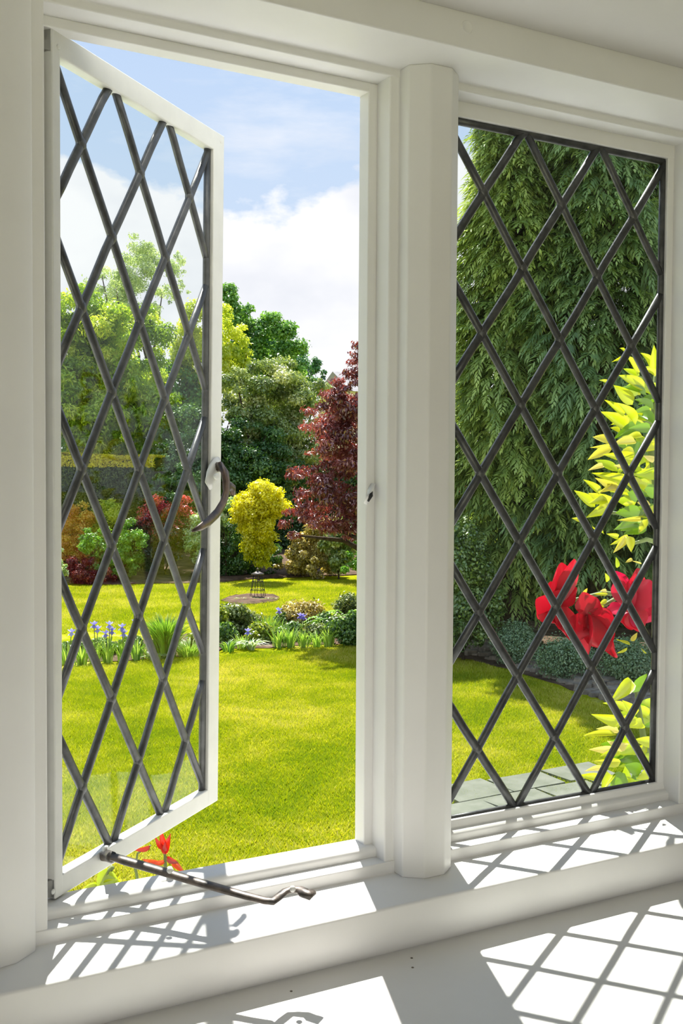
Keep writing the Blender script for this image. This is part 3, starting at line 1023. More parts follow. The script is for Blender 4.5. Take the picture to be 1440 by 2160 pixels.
ground_patch('soil_bed', [(60, 1400), (250, 1396), (430, 1382), (470, 1370), (600, 1364), (770, 1355), (900, 1350), (900, 1285), (770, 1293), (640, 1305), (470, 1328), (300, 1352), (60, 1368)], M['soil'],
             'long soil bed crossing the lawn under the irises and ferns', 'flower bed', 'structure', 0.02, 0.06)
ground_patch('soil_bed', [(466, 1268), (490, 1259), (530, 1255), (570, 1256), (590, 1261), (580, 1270), (540, 1276), (490, 1277)], M['soil'],
             'round patch of bare soil around the metal obelisk on the lawn', 'flower bed', 'structure', 0.05, 0.02)
ground_patch('soil_bed', [(20, 1230), (250, 1233), (420, 1230), (580, 1219), (770, 1213), (900, 1212), (900, 1150), (20, 1150)], M['soil'],
             'soil of the far border under the coloured shrubs', 'flower bed', 'structure', 0.05, 0.1)
ground_patch('gravel_strip', [(920, 1386), (980, 1388), (1050, 1404), (1150, 1436), (1260, 1474), (1345, 1508), (1450, 1560), (1560, 1440), (1400, 1320), (1200, 1290), (1000, 1290), (920, 1300)], M['soil'],
             'gravelly strip behind the lawn seen through the fixed window', 'flower bed', 'structure', 0.02, 0.04)

bm = bmesh.new(); box(bm, -5.0, 9.5, 0.03, 5.5, GROUND - 0.1, GROUND + 0.012)  # unseen pale ground added to bounce neutral light onto the window frame
M['terrace'] = principled('pale_bounce_stone', (0.70, 0.69, 0.67), rough=0.9, spec=0.1, noise=0.15, nscale=3, bump=0.4, bscale=20)
tag(bm_obj('bounce_terrace', bm, M['terrace']), 'unseen pale stone terrace added below the windows to bounce light up', 'terrace', None, 'structure')
# rough stones edging the border
sb = empty('stone_edging', gp(1180, 1440), 'rough brown edging of flat stones along the lawn under the clipped bushes', 'edging', None, 'structure')
edge_px = [(975, 1384), (1020, 1388), (1060, 1398), (1110, 1414), (1160, 1430), (1210, 1448), (1260, 1467), (1310, 1487), (1345, 1503), (1385, 1520)]
for i in range(len(edge_px) - 1):
    for k in range(3):
        for row in range(3):
            t = (k + rng.random() * 0.5) / 3
            x = edge_px[i][0] * (1 - t) + edge_px[i + 1][0] * t
            y = edge_px[i][1] * (1 - t) + edge_px[i + 1][1] * t - row * 11 - rng.random() * 4
            c_ = gp(x, y)
            bm = bmesh.new()
            n = random.randint(6, 8)
            a0 = rng.random() * 6.28
            rx_, ry_ = 0.13 + 0.09 * rng.random(), 0.09 + 0.06 * rng.random()
            hh = 0.04 + 0.05 * rng.random() + 0.03 * row
            A = [];B = []
            for q in range(n):
                a_ = a0 + 2 * math.pi * q / n
                w_ = 0.8 + 0.35 * rng.random()
                dx_, dy_ = math.cos(a_) * rx_ * w_, math.sin(a_) * ry_ * w_
                A.append(bm.verts.new((c_[0] + dx_, c_[1] + dy_, GROUND - 0.03)))
                B.append(bm.verts.new((c_[0] + dx_ * 0.85, c_[1] + dy_ * 0.85, GROUND + hh + 0.02 * rng.random())))
            for q in range(n):
                bm.faces.new((A[q], A[(q + 1) % n], B[(q + 1) % n], B[q]))
            bm.faces.new(B)
            bm_obj('stone', bm, M['stone'], sb)

# paving slabs let into the grass near the house
pv_ = empty('stepping_path', gp(1080, 1700), 'pale worn paving slabs set in the grass below the fixed window', 'paving', None, 'structure')
for i in range(0, 5):
    for j in range(-3, 1):
        w_, h_ = 0.60, 0.45
        x0 = 4.62 + i * (w_ + 0.035) + (0.22 if j % 2 else 0)
        y0 = 6.70 + j * (h_ + 0.035)
        if j == 0 and i in (0, 4): continue
        bm = bmesh.new()
        jit = [rng.normal(size=2) * 0.018 for _ in range(4)]
        cs = [(x0, y0), (x0 + w_, y0), (x0 + w_, y0 + h_), (x0, y0 + h_)]
        A = [bm.verts.new((c[0] + q[0], c[1] + q[1], GROUND - 0.03)) for c, q in zip(cs, jit)]
        B = [bm.verts.new((c[0] + q[0], c[1] + q[1], GROUND + 0.045 + 0.006 * rng.random())) for c, q in zip(cs, jit)]
        for q in range(4):
            bm.faces.new((A[q], A[(q + 1) % 4], B[(q + 1) % 4], B[q]))
        bm.faces.new(B)
        bm_obj('slab', bm, M['paving'], pv_)


# grass blades over the part of the lawn that lies in view
def grass_region(pix_poly, n):
    pts = np.array([gp(x, y)[:2] for x, y in pix_poly])
    lo_, hi_ = pts.min(0), pts.max(0)
    out = []
    while len(out) < n:
        q = lo_ + rng.random((n, 2)) * (hi_ - lo_)
        ins = np.zeros(len(q), bool)
        j = len(pts) - 1
        for i in range(len(pts)):
            xi, yi = pts[i]; xj, yj = pts[j]
            cr = ((yi > q[:, 1]) != (yj > q[:, 1])) & (q[:, 0] < (xj - xi) * (q[:, 1] - yi) / (yj - yi + 1e-12) + xi)
            ins ^= cr
            j = i
        out.extend(q[ins])
    return np.array(out[:n])


def grass(pix_poly, n, name, label, size=0.05):
    q = grass_region(pix_poly, n)
    n = len(q)
    b = np.concatenate([q, np.full((n, 1), GROUND)], axis=1)
    az = rng.random(n) * 6.283
    L = size * (0.5 + rng.random(n))
    lean = np.stack([np.cos(az) * 0.7, np.sin(az) * 0.7, np.full(n, 0.75)], axis=1)
    tip = b + lean * L[:, None]
    sd = np.stack([-np.sin(az), np.cos(az), np.zeros(n)], axis=1) * (0.0045 + 0.004 * rng.random(n))[:, None]
    V = np.stack([b - sd, b + sd, tip], axis=1).reshape(-1, 3)
    fx = 1.3 * np.sin(b[:, 0] * 1.7 + np.sin(b[:, 1] * 1.1) * 1.5) * np.sin(b[:, 1] * 1.3 + 1.0 + np.sin(b[:, 0] * 0.9))
    fx2 = np.sin(b[:, 0] * 4.3 + 2 * np.sin(b[:, 1] * 2.9)) * np.sin(b[:, 1] * 5.1 + 2 * np.sin(b[:, 0] * 3.7))
    v = np.clip(0.42 + 0.20 * fx + 0.16 * fx2 + rng.normal(size=n) * 0.2, 0, 1)
    me = np_mesh(name, V, np.arange(3 * n).reshape(n, 3), np.repeat(v, 3))
    o = link(name, me, LM['grass'])
    return tag(o, label, 'grass', None, 'stuff')


grass([(100, 1415), (460, 1385), (790, 1362), (800, 1900), (100, 1940)], 330000, 'grass', 'short grass blades of the sunlit lawn seen through the open window')
grass([(930, 1395), (1010, 1400), (1150, 1445), (1330, 1515), (1400, 1560), (1400, 1680), (930, 1700)], 120000, 'grass', 'short grass blades of the lawn seen through the fixed window')
grass([(100, 1240), (770, 1224), (770, 1285), (100, 1340)], 110000, 'grass', 'short grass blades of the far lawn beyond the iris bed', 0.06)

# ------------------------------------------------------------------ trees and shrubs far to near
def tree(name, label, lobes, n, L, Wd, mat, bx, d, k, trunk=0.16, **kw):
    return shrub(name, label, 'tree', lobes, n, L, Wd, mat, bx, d, k, 'trees beyond the borders', trunk, **kw)


tree('feathery_tree', 'pale airy tree rising highest behind the open casement', [lobe(300, 600, 80, 125, 45), lobe(225, 630, 60, 75, 45), lobe(375, 590, 32, 75, 44)], 17000, 0.11, 0.05, LM['sage'], 300, 45, 120, rel=(0.10, 0.22))
tree('walnut_tree', 'large lime green tree filling the lower panes of the casement', [lobe(190, 740, 120, 145, 34), lobe(305, 790, 85, 160, 33.5), lobe(120, 850, 100, 130, 33), lobe(230, 880, 110, 95, 33)], 60000, 0.16, 0.055, LM['lime'], 200, 34, 240, droop=0.7, inner=0.6, rel=(0.12, 0.24), lo=0.3)
tree('beech_tree', 'shaded green tree closing the gap between the lime tree and the hedge', [lobe(250, 870, 190, 110, 38), lobe(390, 850, 80, 130, 38)], 30000, 0.14, 0.09, LM['mid'], 280, 38, 120, rel=(0.16, 0.28), inner=0.6)
tree('slender_tree', 'yellow green slender tree just behind the outer edge of the casement', [lobe(425, 760, 60, 150, 38), lobe(480, 740, 48, 110, 39)], 26000, 0.12, 0.065, LM['yellowgreen'], 440, 38, 110, rel=(0.14, 0.26), inner=0.6)
tree('broadleaf_tree', 'mid green broad tree peaking beside the casement edge against the cloud', [lobe(480, 720, 68, 125, 43), lobe(565, 755, 85, 100, 44)], 34000, 0.15, 0.085, LM['mid'], 520, 44, 130, rel=(0.14, 0.26), inner=0.6)
tree('dark_tree', 'dark blue green tree sloping down towards the copper maple', [lobe(620, 790, 52, 110, 49), lobe(575, 800, 60, 125, 50), lobe(670, 815, 22, 80, 51)], 28000, 0.15, 0.075, LM['bluegreen'], 620, 50, 110, rel=(0.14, 0.28), inner=0.6)
tree('hawthorn_tree', 'pale variegated tree between the casement and the copper maple', [lobe(570, 850, 100, 120, 35), lobe(650, 890, 62, 115, 35), lobe(500, 900, 70, 130, 34.5), lobe(590, 960, 90, 90, 34.5)], 62000, 0.105, 0.055, LM['olive'], 560, 35, 240, inner=0.65, rel=(0.10, 0.22), lo=0.35)
tree('holly_tree', 'dark green low tree behind the yellow bush', [lobe(520, 1020, 90, 95, 33), lobe(400, 950, 90, 105, 33), lobe(610, 1030, 60, 85, 33), lobe(330, 940, 70, 60, 33), lobe(530, 955, 85, 75, 33.2)], 42000, 0.10, 0.055, LM['dark'], 500, 33, 150, trunk=0.12, rel=(0.14, 0.26), inner=0.6)
tree('background_tree', 'mid green tree far behind the conifers at the mullion edge of the fixed window', [lobe(930, 780, 110, 170, 47), lobe(870, 880, 70, 100, 47)], 18000, 0.18, 0.10, LM['mid'], 900, 47, 70)

# a slate roof far behind
hb = ground_at(732, 62)
hs = empty('distant_house', hb, 'grey roof of a house showing between the trees and the copper maple', 'house')
rt = P(722, 786, 62)[2]
bm = bmesh.new(); box(bm, hb[0] - 0.9, hb[0] + 0.9, hb[1] - 1.9, hb[1] + 1.9, GROUND, rt - 1.2)
bm_obj('house_wall', bm, M['outer'], hs)
bm = bmesh.new(); prism(bm, [(hb[1] - 2.1, rt - 1.25), (hb[1], rt), (hb[1] + 2.1, rt - 1.25)], hb[0] - 1.0, hb[0] + 1.0, 'X')
bm_obj('house_roof', bm, M['roof'], hs)


# clipped hedges: leaves over a box
def hedge(name, label, px0, px1, d0, d1, hgt, thick, n, mat, vfun=None, L=0.07, Wd=0.05, cat='hedge'):
    a, b = ground_at(px0, d0), ground_at(px1, d1)
    ax = unit(b - a)
    ln = np.linalg.norm(b - a)
    pn = np.array([ax[1], -ax[0], 0.0])       # towards the house side
    if pn @ FWD > 0: pn = -pn
    t = empty(name, a, label, cat)
    u = rng.random(n) * ln
    face = rng.random(n)
    top = face < thick / (thick + hgt)
    h = np.where(top, hgt - 0.05 * rng.random(n) ** 2, rng.random(n) * hgt)
    off = np.where(top, rng.random(n) * thick, thick - 0.10 * rng.random(n) ** 2)
    lump = 0.05 * np.sin(u * 2.1 + h * 1.3) + 0.04 * np.sin(u * 5.3 + 1)
    pos = a + ax * u[:, None] + pn * (off - thick / 2 + lump * ~top)[:, None] + np.array([0, 0, 1.0]) * (h + lump * top)[:, None]
    d = np.where(top[:, None], np.array([0, 0, 1.0]), pn[None, :])
    nr = unit(d * 0.8 + rng.normal(size=(n, 3)) * 0.5)
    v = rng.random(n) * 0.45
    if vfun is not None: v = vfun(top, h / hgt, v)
    me = leaves_mesh('foliage', pos, nr, d + rng.normal(size=(n, 3)), L, Wd, v)
    o = link('foliage', me, mat, t); o['kind'] = 'stuff'
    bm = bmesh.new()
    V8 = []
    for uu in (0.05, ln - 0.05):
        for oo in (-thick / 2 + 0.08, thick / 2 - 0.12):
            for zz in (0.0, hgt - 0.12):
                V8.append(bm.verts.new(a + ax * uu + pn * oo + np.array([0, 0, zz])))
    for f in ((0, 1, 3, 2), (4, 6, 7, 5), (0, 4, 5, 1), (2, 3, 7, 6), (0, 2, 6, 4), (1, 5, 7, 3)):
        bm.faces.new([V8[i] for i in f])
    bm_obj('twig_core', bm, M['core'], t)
    return t


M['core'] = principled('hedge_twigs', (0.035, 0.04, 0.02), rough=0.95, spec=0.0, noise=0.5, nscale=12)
hedge('boundary_hedge', 'long dark boundary hedge at the back of the garden', -100, 1000, 39, 42, 3.7, 1.6, 42000, LM['dark'], None, 0.10, 0.07)
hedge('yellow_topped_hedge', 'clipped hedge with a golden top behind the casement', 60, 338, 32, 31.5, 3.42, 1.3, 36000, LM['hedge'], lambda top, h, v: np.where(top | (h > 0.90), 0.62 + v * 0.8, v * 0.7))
shrub('clipped_bush', 'round dark green bush at the end of the golden topped hedge', 'bush', [lobe(365, 1030, 55, 65, 31), lobe(420, 1050, 45, 60, 31)], 9000, 0.08, 0.05, LM['dark'], 370, 31, 30)
shrub('orange_bush', 'orange tinted bush in front of the golden topped hedge', 'bush', [lobe(165, 1125, 42, 75, 29.8), lobe(130, 1150, 35, 60, 29.5)], 8000, 0.07, 0.035, LM['orange'], 160, 29.8, 40, droop=-0.6)
shrub('golden_bush', 'upright yellow bush between the orange and the red tipped bushes', 'bush', [lobe(230, 1110, 42, 70, 30.2)], 6500, 0.07, 0.035, LM['yellowgreen'], 230, 30.2, 30, droop=-0.6)
shrub('red_tipped_bush', 'dark bush with bright red young leaves beyond the casement', 'bush', [lobe(340, 1120, 62, 85, 30), lobe(385, 1110, 35, 70, 30)], 10000, 0.085, 0.045, LM['photinia'], 345, 30, 40, vmode='height')
shrub('round_green_bush', 'bright green round bush with a smaller lobe in the far border', 'bush', [lobe(275, 1155, 38, 68, 28.8), lobe(205, 1150, 42, 55, 28.6), lobe(240, 1190, 55, 40, 28.6)], 14000, 0.065, 0.045, LM['bright'], 250, 28.7, 45)
shrub('dark_red_bush', 'low dark red bush at the front of the far border', 'bush', [lobe(170, 1205, 50, 35, 28.2), lobe(215, 1215, 35, 24, 28)], 7000, 0.06, 0.035, LM['berberis'], 180, 28.2, 24)
shrub('variegated_bush', 'small yellow spotted bush at the hinge side of the casement view', 'bush', [lobe(122, 1195, 20, 42, 27.6)], 2200, 0.08, 0.05, LM['cream'], 122, 27.6, 14)
shrub('cream_bush', 'cream edged bush seen behind the casement handle', 'bush', [lobe(420, 1130, 38, 70, 29.8), lobe(440, 1180, 30, 40, 29.4)], 6000, 0.10, 0.045, LM['cream'], 420, 29.8, 26)
shrub('ivy_bank', 'dark green leafy bank under the yellow bush', 'bush', [lobe(480, 1160, 60, 72, 30.2), lobe(560, 1180, 45, 50, 30.4), lobe(440, 1180, 40, 55, 30)], 16000, 0.075, 0.05, LM['dark'], 490, 30.2, 40)
shrub('small_pale_bush', 'small pale green bush tucked beside the yellow bush', 'bush', [lobe(478, 1078, 24, 36, 29.8)], 3500, 0.07, 0.045, LM['cream'], 478, 29.8, 14)
shrub('yellow_bush', 'bright golden yellow bush with a narrow foot behind the obelisk', 'bush',
      [lobe(548, 1062, 55, 52, 29.2), lobe(520, 1085, 42, 45, 29.0), lobe(575, 1075, 38, 55, 29.3), lobe(545, 1130, 52, 48, 29.0), lobe(550, 1168, 36, 34, 29.0)], 26000, 0.085, 0.042, LM['gold'], 545, 29.1, 90, rel=(0.2, 0.34), droop=0.1, vmode='height')
shrub('olive_bush', 'olive and yellow speckled bush low under the copper maple', 'bush', [lobe(640, 1165, 52, 52, 30.3), lobe(690, 1145, 50, 75, 30.3), lobe(608, 1192, 32, 26, 30.0), lobe(660, 1195, 50, 25, 29.8)], 18000, 0.09, 0.045, LM['bronze'], 660, 30.3, 40, vmode='rand')
shrub('mottled_bush', 'mottled yellow green bush under the copper maple beside the bright green one', 'bush', [lobe(715, 1150, 42, 70, 29.6)], 8000, 0.10, 0.05, LM['olive'], 715, 29.6, 30)
shrub('glossy_green_bush', 'bright green glossy bush against the mullion under the copper maple', 'bush', [lobe(765, 1155, 42, 62, 28.6), lobe(745, 1190, 35, 28, 28.4), lobe(840, 1150, 60, 65, 28.8)], 12000, 0.09, 0.055, LM['bright'], 780, 28.6, 36)

# copper maple: its trunk stands behind the mullion
dm = 19.3
mp_lobes = [lobe(852, 740, 95, 150, dm), lobe(778, 765, 52, 72, dm - 0.2), lobe(765, 800, 45, 60, dm - 0.5), lobe(735, 850, 66, 60, dm - 0.3), lobe(685, 880, 62, 45, dm - 0.4), lobe(790, 930, 130, 110, dm), lobe(715, 960, 70, 60, dm - 0.4),
            lobe(640, 1010, 58, 45, dm - 0.4), lobe(700, 1060, 85, 75, dm - 0.4), lobe(635, 1090, 48, 55, dm - 0.3), lobe(870, 1020, 110, 120, dm + 0.4), lobe(745, 1110, 55, 45, dm), lobe(820, 1080, 80, 70, dm)]
shrub('copper_maple', 'copper red maple with drooping layers beside the mullion', 'tree', mp_lobes, 84000, 0.085, 0.028, LM['maple'], 858, dm, 430, None, 0.13, rel=(0.16, 0.30), droop=0.8, squash=0.5, inner=0.65, ntop=12)

# conifers seen through the fixed window
spray_conifer('conifer_tree', 'tall yellow green feathery conifer nearest the mullion', 1085, 18.2, 70, 175, LM['conifer'], 6400, 1250)
spray_conifer('conifer_tree', 'dark feathery conifer filling the middle of the fixed window', 1270, 17.6, -150, 215, LM['conifer2'], 7200, 1200)
spray_conifer('conifer_tree', 'dark conifer at the far jamb side of the fixed window', 1470, 18.4, -150, 215, LM['conifer2'], 4400, 1230)
hedge('shade_hedge', 'dark shaded hedge behind the conifer trunks', 925, 1640, 22.6, 20.0, 3.0, 1.2, 24000, LM['dark'], None, 0.10, 0.06)
shrub('ivy_bush', 'upright ivy leaved bush at the mullion edge of the fixed window', 'bush', [lobe(975, 1230, 72, 150, 17.0), lobe(1020, 1280, 48, 95, 16.9), lobe(940, 1330, 60, 60, 16.8)], 22000, 0.055, 0.038, LM['holly'], 980, 17.0, 70, rel=(0.2, 0.32))
for px, py, rx, ry, d, lab in ((1092, 1358, 52, 54, 16.6, 'clipped grey green ball bush nearest the ivy leaved bush'), (1195, 1392, 68, 52, 15.6, 'widest clipped grey green bush below the red roses'), (1325, 1400, 62, 62, 14.9, 'clipped bush farthest along the stone edging')):
    shrub('box_ball', lab, 'bush', [lobe(px, py, rx, ry, d)], 11000, 0.035, 0.022, LM['box'], px, d, 46, 'clipped bushes', rel=(0.34, 0.46), inner=0.25, squash=0.9)

# obelisk on the lawn
ob = gp(543, 1262)
t = empty('garden_obelisk', ob, 'black metal plant obelisk standing on the far lawn', 'obelisk')
ho = 0.56
for k in range(7):
    a_ = k * math.pi * 2 / 7 + 0.3
    bm = bmesh.new()
    tube(bm, [(ob[0] + 0.20 * math.cos(a_), ob[1] + 0.20 * math.sin(a_), GROUND - 0.02), (ob[0] + 0.10 * math.cos(a_), ob[1] + 0.10 * math.sin(a_), GROUND + ho)], 0.007, 6)
    bm_obj('upright', bm, M['black'], t, smooth=True)
for hh, rr in ((0.20, 0.168), (0.40, 0.132), (ho, 0.104)):
    bm = bmesh.new()
    tube(bm, [(ob[0] + rr * math.cos(q * math.pi / 10), ob[1] + rr * math.sin(q * math.pi / 10), GROUND + hh) for q in range(21)], 0.008, 6, False)
    bm_obj('ring', bm, M['black'], t, smooth=True)
bm = bmesh.new()
tube(bm, [(ob[0], ob[1], GROUND + ho), (ob[0], ob[1], GROUND + ho + 0.02), (ob[0], ob[1], GROUND + ho + 0.05), (ob[0], ob[1], GROUND + ho + 0.085)], [0.15, 0.155, 0.09, 0.02], 14)
bm_obj('cap', bm, M['worn'], t, smooth=True)
bm = bmesh.new()
tube(bm, [(ob[0], ob[1], GROUND + ho + 0.08), (ob[0], ob[1], GROUND + ho + 0.11), (ob[0], ob[1], GROUND + ho + 0.135), (ob[0], ob[1], GROUND + ho + 0.155)], [0.012, 0.012, 0.035, 0.004], 8)
bm_obj('finial', bm, M['worn'], t, smooth=True)
for px, lab in ((508, 'low yellow green tuft left of the obelisk feet'), (536, 'low yellow green tuft between the obelisk feet'), (566, 'low yellow green tuft right of the obelisk feet')):
    b_ = gp(px, 1268)
    q = empty('ground_tuft', b_, lab, 'plant', 'tufts round the obelisk')
    blades(q, 'leaves', b_, 60, 0.13, 0.12, 0.018, LM['iris'], 0.4, 0.12)


# irises, lilies and ferns of the middle bed
def iris(px, py, hgt, label, flower=None, n=38, spread=0.20, mat='iris', width=0.028):
    b_ = gp(px, py)
    q = empty('iris_plant', b_, label, 'iris', 'irises in the long bed')
    blades(q, 'leaves', b_, n, hgt, spread, width, LM[mat], 0.18, 0.10)
    d_ = (b_ - CAM) @ FWD
    if flower:
        for fx, fy in flower:
            f = P(fx, fy, d_)
            bm = bmesh.new()
            tube(bm, [b_ + rng.normal(size=3) * 0.01, (b_ + f) / 2 + np.array([0.01, 0, 0]), f], [0.008, 0.007, 0.006], 5)
            bm_obj('flower_stem', bm, M['stem'], q, smooth=True)
            fl = empty('flower', f)
            fl.parent = q
            fl.location = Vector(tuple(f - b_))
            nrm_, dr_, ps_ = [], [], []
            for k in range(6):
                a_ = k * math.pi / 3 + rng.random() * 0.3
                up_ = 0.9 if k % 2 else -0.9
                dd = unit(np.array([math.cos(a_) * 0.75, math.sin(a_) * 0.75, up_]))
                V, Fq = petal_grid(f, dd, np.array([math.cos(a_), math.sin(a_), 0.2]), 0.085, 0.062, 0.25)
                me = np_mesh('petal', V, Fq, np.full(len(V), rng.random()), True)
                link('petal', me, LM['petal_blue'], fl)
    return q


def petal_grid(base, d, nrm, L, Wd, cup=0.2, nu=4, nv=3, tipw=0.35):
    """A cupped petal from base along d."""
    d = unit(np.asarray(d, float))
    nrm = np.asarray(nrm, float)
    nrm = unit(nrm - d * (nrm @ d))
    s = np.cross(d, nrm)
    V = []
    for i in range(nu + 1):
        t = i / nu
        w = Wd * 0.5 * (math.sin(math.pi * min(t * 0.78 + 0.06, 1.0)) ** 0.8)
        for j in range(nv + 1):
            q = j / nv * 2 - 1
            V.append(base + d * L * (t - 0.20 * t * t * q * q) + s * w * q + nrm * (cup * L * (t * t * 0.6) + abs(q) ** 2 * w * cup))
    Fq = []
    for i in range(nu):
        for j in range(nv):
            a = i * (nv + 1) + j
            Fq.append([a, a + 1, a + nv + 2, a + nv + 1])
    return np.array(V), np.array(Fq)


iris(140, 1402, 0.46, 'iris clump nearest the hinge stile with one lilac bloom', [(151, 1334)])
iris(172, 1402, 0.42, 'low iris clump without a bloom beside the first lilac bloom', None)
iris(200, 1398, 0.44, 'iris clump with two lilac blooms at different heights', [(198, 1318), (206, 1327)])
iris(228, 1397, 0.50, 'iris clump with three crowded lilac blooms', [(223, 1337), (231, 1318), (236, 1331)])
iris(258, 1396, 0.50, 'iris clump with a double tall lilac bloom', [(257, 1323), (261, 1336)])
iris(288, 1392, 0.44, 'iris clump with a single lilac bloom next to the tall lily clump', [(286, 1313)])
iris(310, 1390, 0.30, 'short pale iris leaves in front of the lily clump', None, 14, 0.2)
b_ = gp(350, 1388)
q = empty('lily_clump', b_, 'tall dark green clump of strappy lily leaves in the long bed', 'plant')
blades(q, 'leaves', b_, 620, 0.94, 0.42, 0.020, LM['lily'], 0.30, 0.16)
b_ = gp(400, 1384)
q = empty('grass_clump', b_, 'short yellow green grassy clump beside the tall lily clump', 'plant')
blades(q, 'leaves', b_, 300, 0.36, 0.34, 0.014, LM['iris'], 0.3, 0.2)
b_ = gp(330, 1392)
q = empty('blue_leaved_plant', b_, 'low mound of broad blue green leaves before the lily clump', 'plant')
blades(q, 'leaves', b_, 60, 0.24, 0.30, 0.05, LM['cream'], 0.55, 0.1)


def mound(name, label, px, py, rx, ry, n, L, Wd, mat, cat='plant', k=16, droop=0.3, vmode='rand'):
    d_ = (gp(px, py) - CAM) @ FWD
    return shrub(name, label, cat, [lobe(px, py - ry * 1.2, rx, ry * 1.25, d_)], int(n * 1.25), L, Wd, mat, px, d_, k, None, rel=(0.34, 0.5), droop=droop, vmode=vmode)


mound('leafy_mound', 'pale green leafy mound at the casement end of the bed', 500, 1345, 40, 30, 2600, 0.075, 0.04, LM['bed_olive'])
mound('leafy_mound', 'yellow green mound behind the striped strap leaves', 455, 1350, 30, 32, 1800, 0.075, 0.04, LM['bed_lime'])
b_ = gp(530, 1371)
q = empty('strap_leaf_plant', b_, 'striped arching strap leaved plant at the front of the bed', 'plant')
blades(q, 'leaves', b_, 90, 0.36, 0.38, 0.022, LM['cream'], 0.62, 0.06)
iris(512, 1368, 0.34, 'iris clump with one lilac bloom before the pale mound', [(523, 1332)], 26)
b_ = gp(482, 1375)
q = empty('dark_tuft', b_, 'dark green tuft of strap leaves at the corner of the bed', 'plant')
blades(q, 'leaves', b_, 60, 0.32, 0.22, 0.02, LM['lily'], 0.4, 0.1)
b_ = gp(562, 1345)
q = empty('grass_clump', b_, 'fine tall grassy clump in the middle of the bed', 'plant')
blades(q, 'leaves', b_, 160, 0.52, 0.28, 0.012, LM['lily'], 0.2, 0.14)
iris(590, 1340, 0.40, 'iris clump with a lilac bloom behind the pale blades', [(588, 1288)], 30)
for px, py, rx, ry, mt, lab in ((150, 1385, 30, 14, 'bed_green', 'low green mound among the first irises'), (215, 1382, 34, 13, 'bed_green', 'low dark mound behind the crowded irises'), (275, 1378, 30, 14, 'bed_green', 'low green mound before the last casement iris'),
                                (420, 1372, 26, 18, 'bed_lime', 'yellow green mound at the casement edge of the bed'), (480, 1362, 26, 20, 'bed_green', 'dark green mound at the corner of the bed'), (545, 1356, 34, 18, 'bed_lime', 'lime mound between the striped plant and the tall grass'),
                                (610, 1352, 34, 16, 'bed_green', 'green mound filling the bed behind the tallest blades'), (670, 1352, 34, 16, 'bed_olive', 'pale mound behind the low iris blades'), (690, 1338, 34, 18, 'bed_green', 'bright mound below the first fern'),
                                (520, 1335, 36, 20, 'bed_olive', 'pale mound at the back of the bed near the casement')):
    mound('leafy_mound', lab, px, py, rx, ry, 2600, 0.06, 0.034, LM[mt])
mound('bronze_mound', 'brown twiggy mound behind the iris blades', 640, 1318, 55, 20, 2600, 0.09, 0.03, LM['bronze'], k=18)
iris(636, 1335, 0.30, 'iris clump with a lilac bloom in front of the brown mound', [(633, 1299), (640, 1301)], 10)
for px, hh, lab in ((588, 0.42, 'pale iris blades standing beside the striped plant'), (612, 0.46, 'tallest pale iris blades without a bloom'), (640, 0.36, 'blue green iris blades right of the tallest pale blades'), (668, 0.34, 'low iris blades in the middle of the front row'), (694, 0.42, 'last iris blades before the leafy fern mound')):
    iris(px, 1366 - (px - 588) * 0.03, hh, lab, None, 46, 0.24)


def fern(px, py, label, n=14, L=0.55):
    b_ = gp(px, py)
    q = empty('fern', b_, label, 'fern', 'ferns in the long bed')
    pos, nr, dr = [], [], []
    for k in range(n):
        a_ = rng.random() * 6.28
        o2 = np.array([math.cos(a_), math.sin(a_), 0])
        sd = np.array([-o2[1], o2[0], 0])
        h_ = 0.34 + 0.2 * rng.random()
        for i in range(3, 15):
            t_ = i / 14
            p_ = b_ + o2 * L * t_ + np.array([0, 0, h_ * (1.9 * t_ - 1.5 * t_ * t_)])
            w_ = 0.10 * math.sin(math.pi * (0.15 + 0.85 * t_)) + 0.02
            for sg in (-1, 1):
                pos.append(p_ + sd * sg * w_ * 0.5); nr.append(np.array([0, 0, 1.0]) + rng.normal(size=3) * 0.15); dr.append(sd * sg * w_ + o2 * 0.03)
    pos, nr, dr = np.array(pos), unit(np.array(nr)), np.array(dr)
    me = leaves_mesh('fronds', pos, nr, dr, 0.11, 0.034, rng.random(len(pos)))
    o = link('fronds', me, LM['bright'], q); o['kind'] = 'stuff'


fern(705, 1335, 'bright fern arching at the mullion end of the bed')
fern(735, 1325, 'fern half hidden behind the mullion end of the bed')
mound('leafy_mound', 'deep green leafy mound against the mullion', 740, 1362, 48, 30, 4200, 0.06, 0.035, LM['bed_green'], k=24)
mound('leafy_mound', 'olive green mound behind the ferns under the copper maple', 745, 1310, 45, 24, 2800, 0.07, 0.035, LM['bed_olive'], k=18)
mound('leafy_mound', 'bright low mound behind the lilac bloom in mid bed', 600, 1320, 28, 14, 1200, 0.07, 0.04, LM['bed_green'], k=10)


# ------------------------------------------------------------------ plants just outside the panes
def leaf_proto(name, curl=0.18, shape=1.0):
    V, vv = [], []
    nu, nv = 6, 2
    for i in range(nu + 1):
        t = i / nu
        w = 0.5 * (math.sin(math.pi * t ** (0.72 * shape))) ** 0.9 if 0 < t < 1 else 0.0
        for j in range(nv + 1):
            q = j / nv * 2 - 1
            V.append((w * q, t, curl * (-(t * t) * 0.8) + abs(q) * w * 0.35))
    Fq = []
    for i in range(nu):
        for j in range(nv):
            a = i * (nv + 1) + j
            Fq.append([a, a + 1, a + nv + 2, a + nv + 1])
    return np.array(V), np.array(Fq)


def proto_set(prefix, mat, vs_list, curl, shape=1.0):
    out = []
    for v in vs_list:
        V, Fq = leaf_proto(prefix, curl, shape)
        me = np_mesh(prefix, V, Fq, np.full(len(V), v), True)
        me.materials.append(mat)
        out.append(me)
    return out


CL = proto_set('leaf', LM['climber'], [0.05, 0.30, 0.45, 0.55, 0.72, 0.9], 0.16)


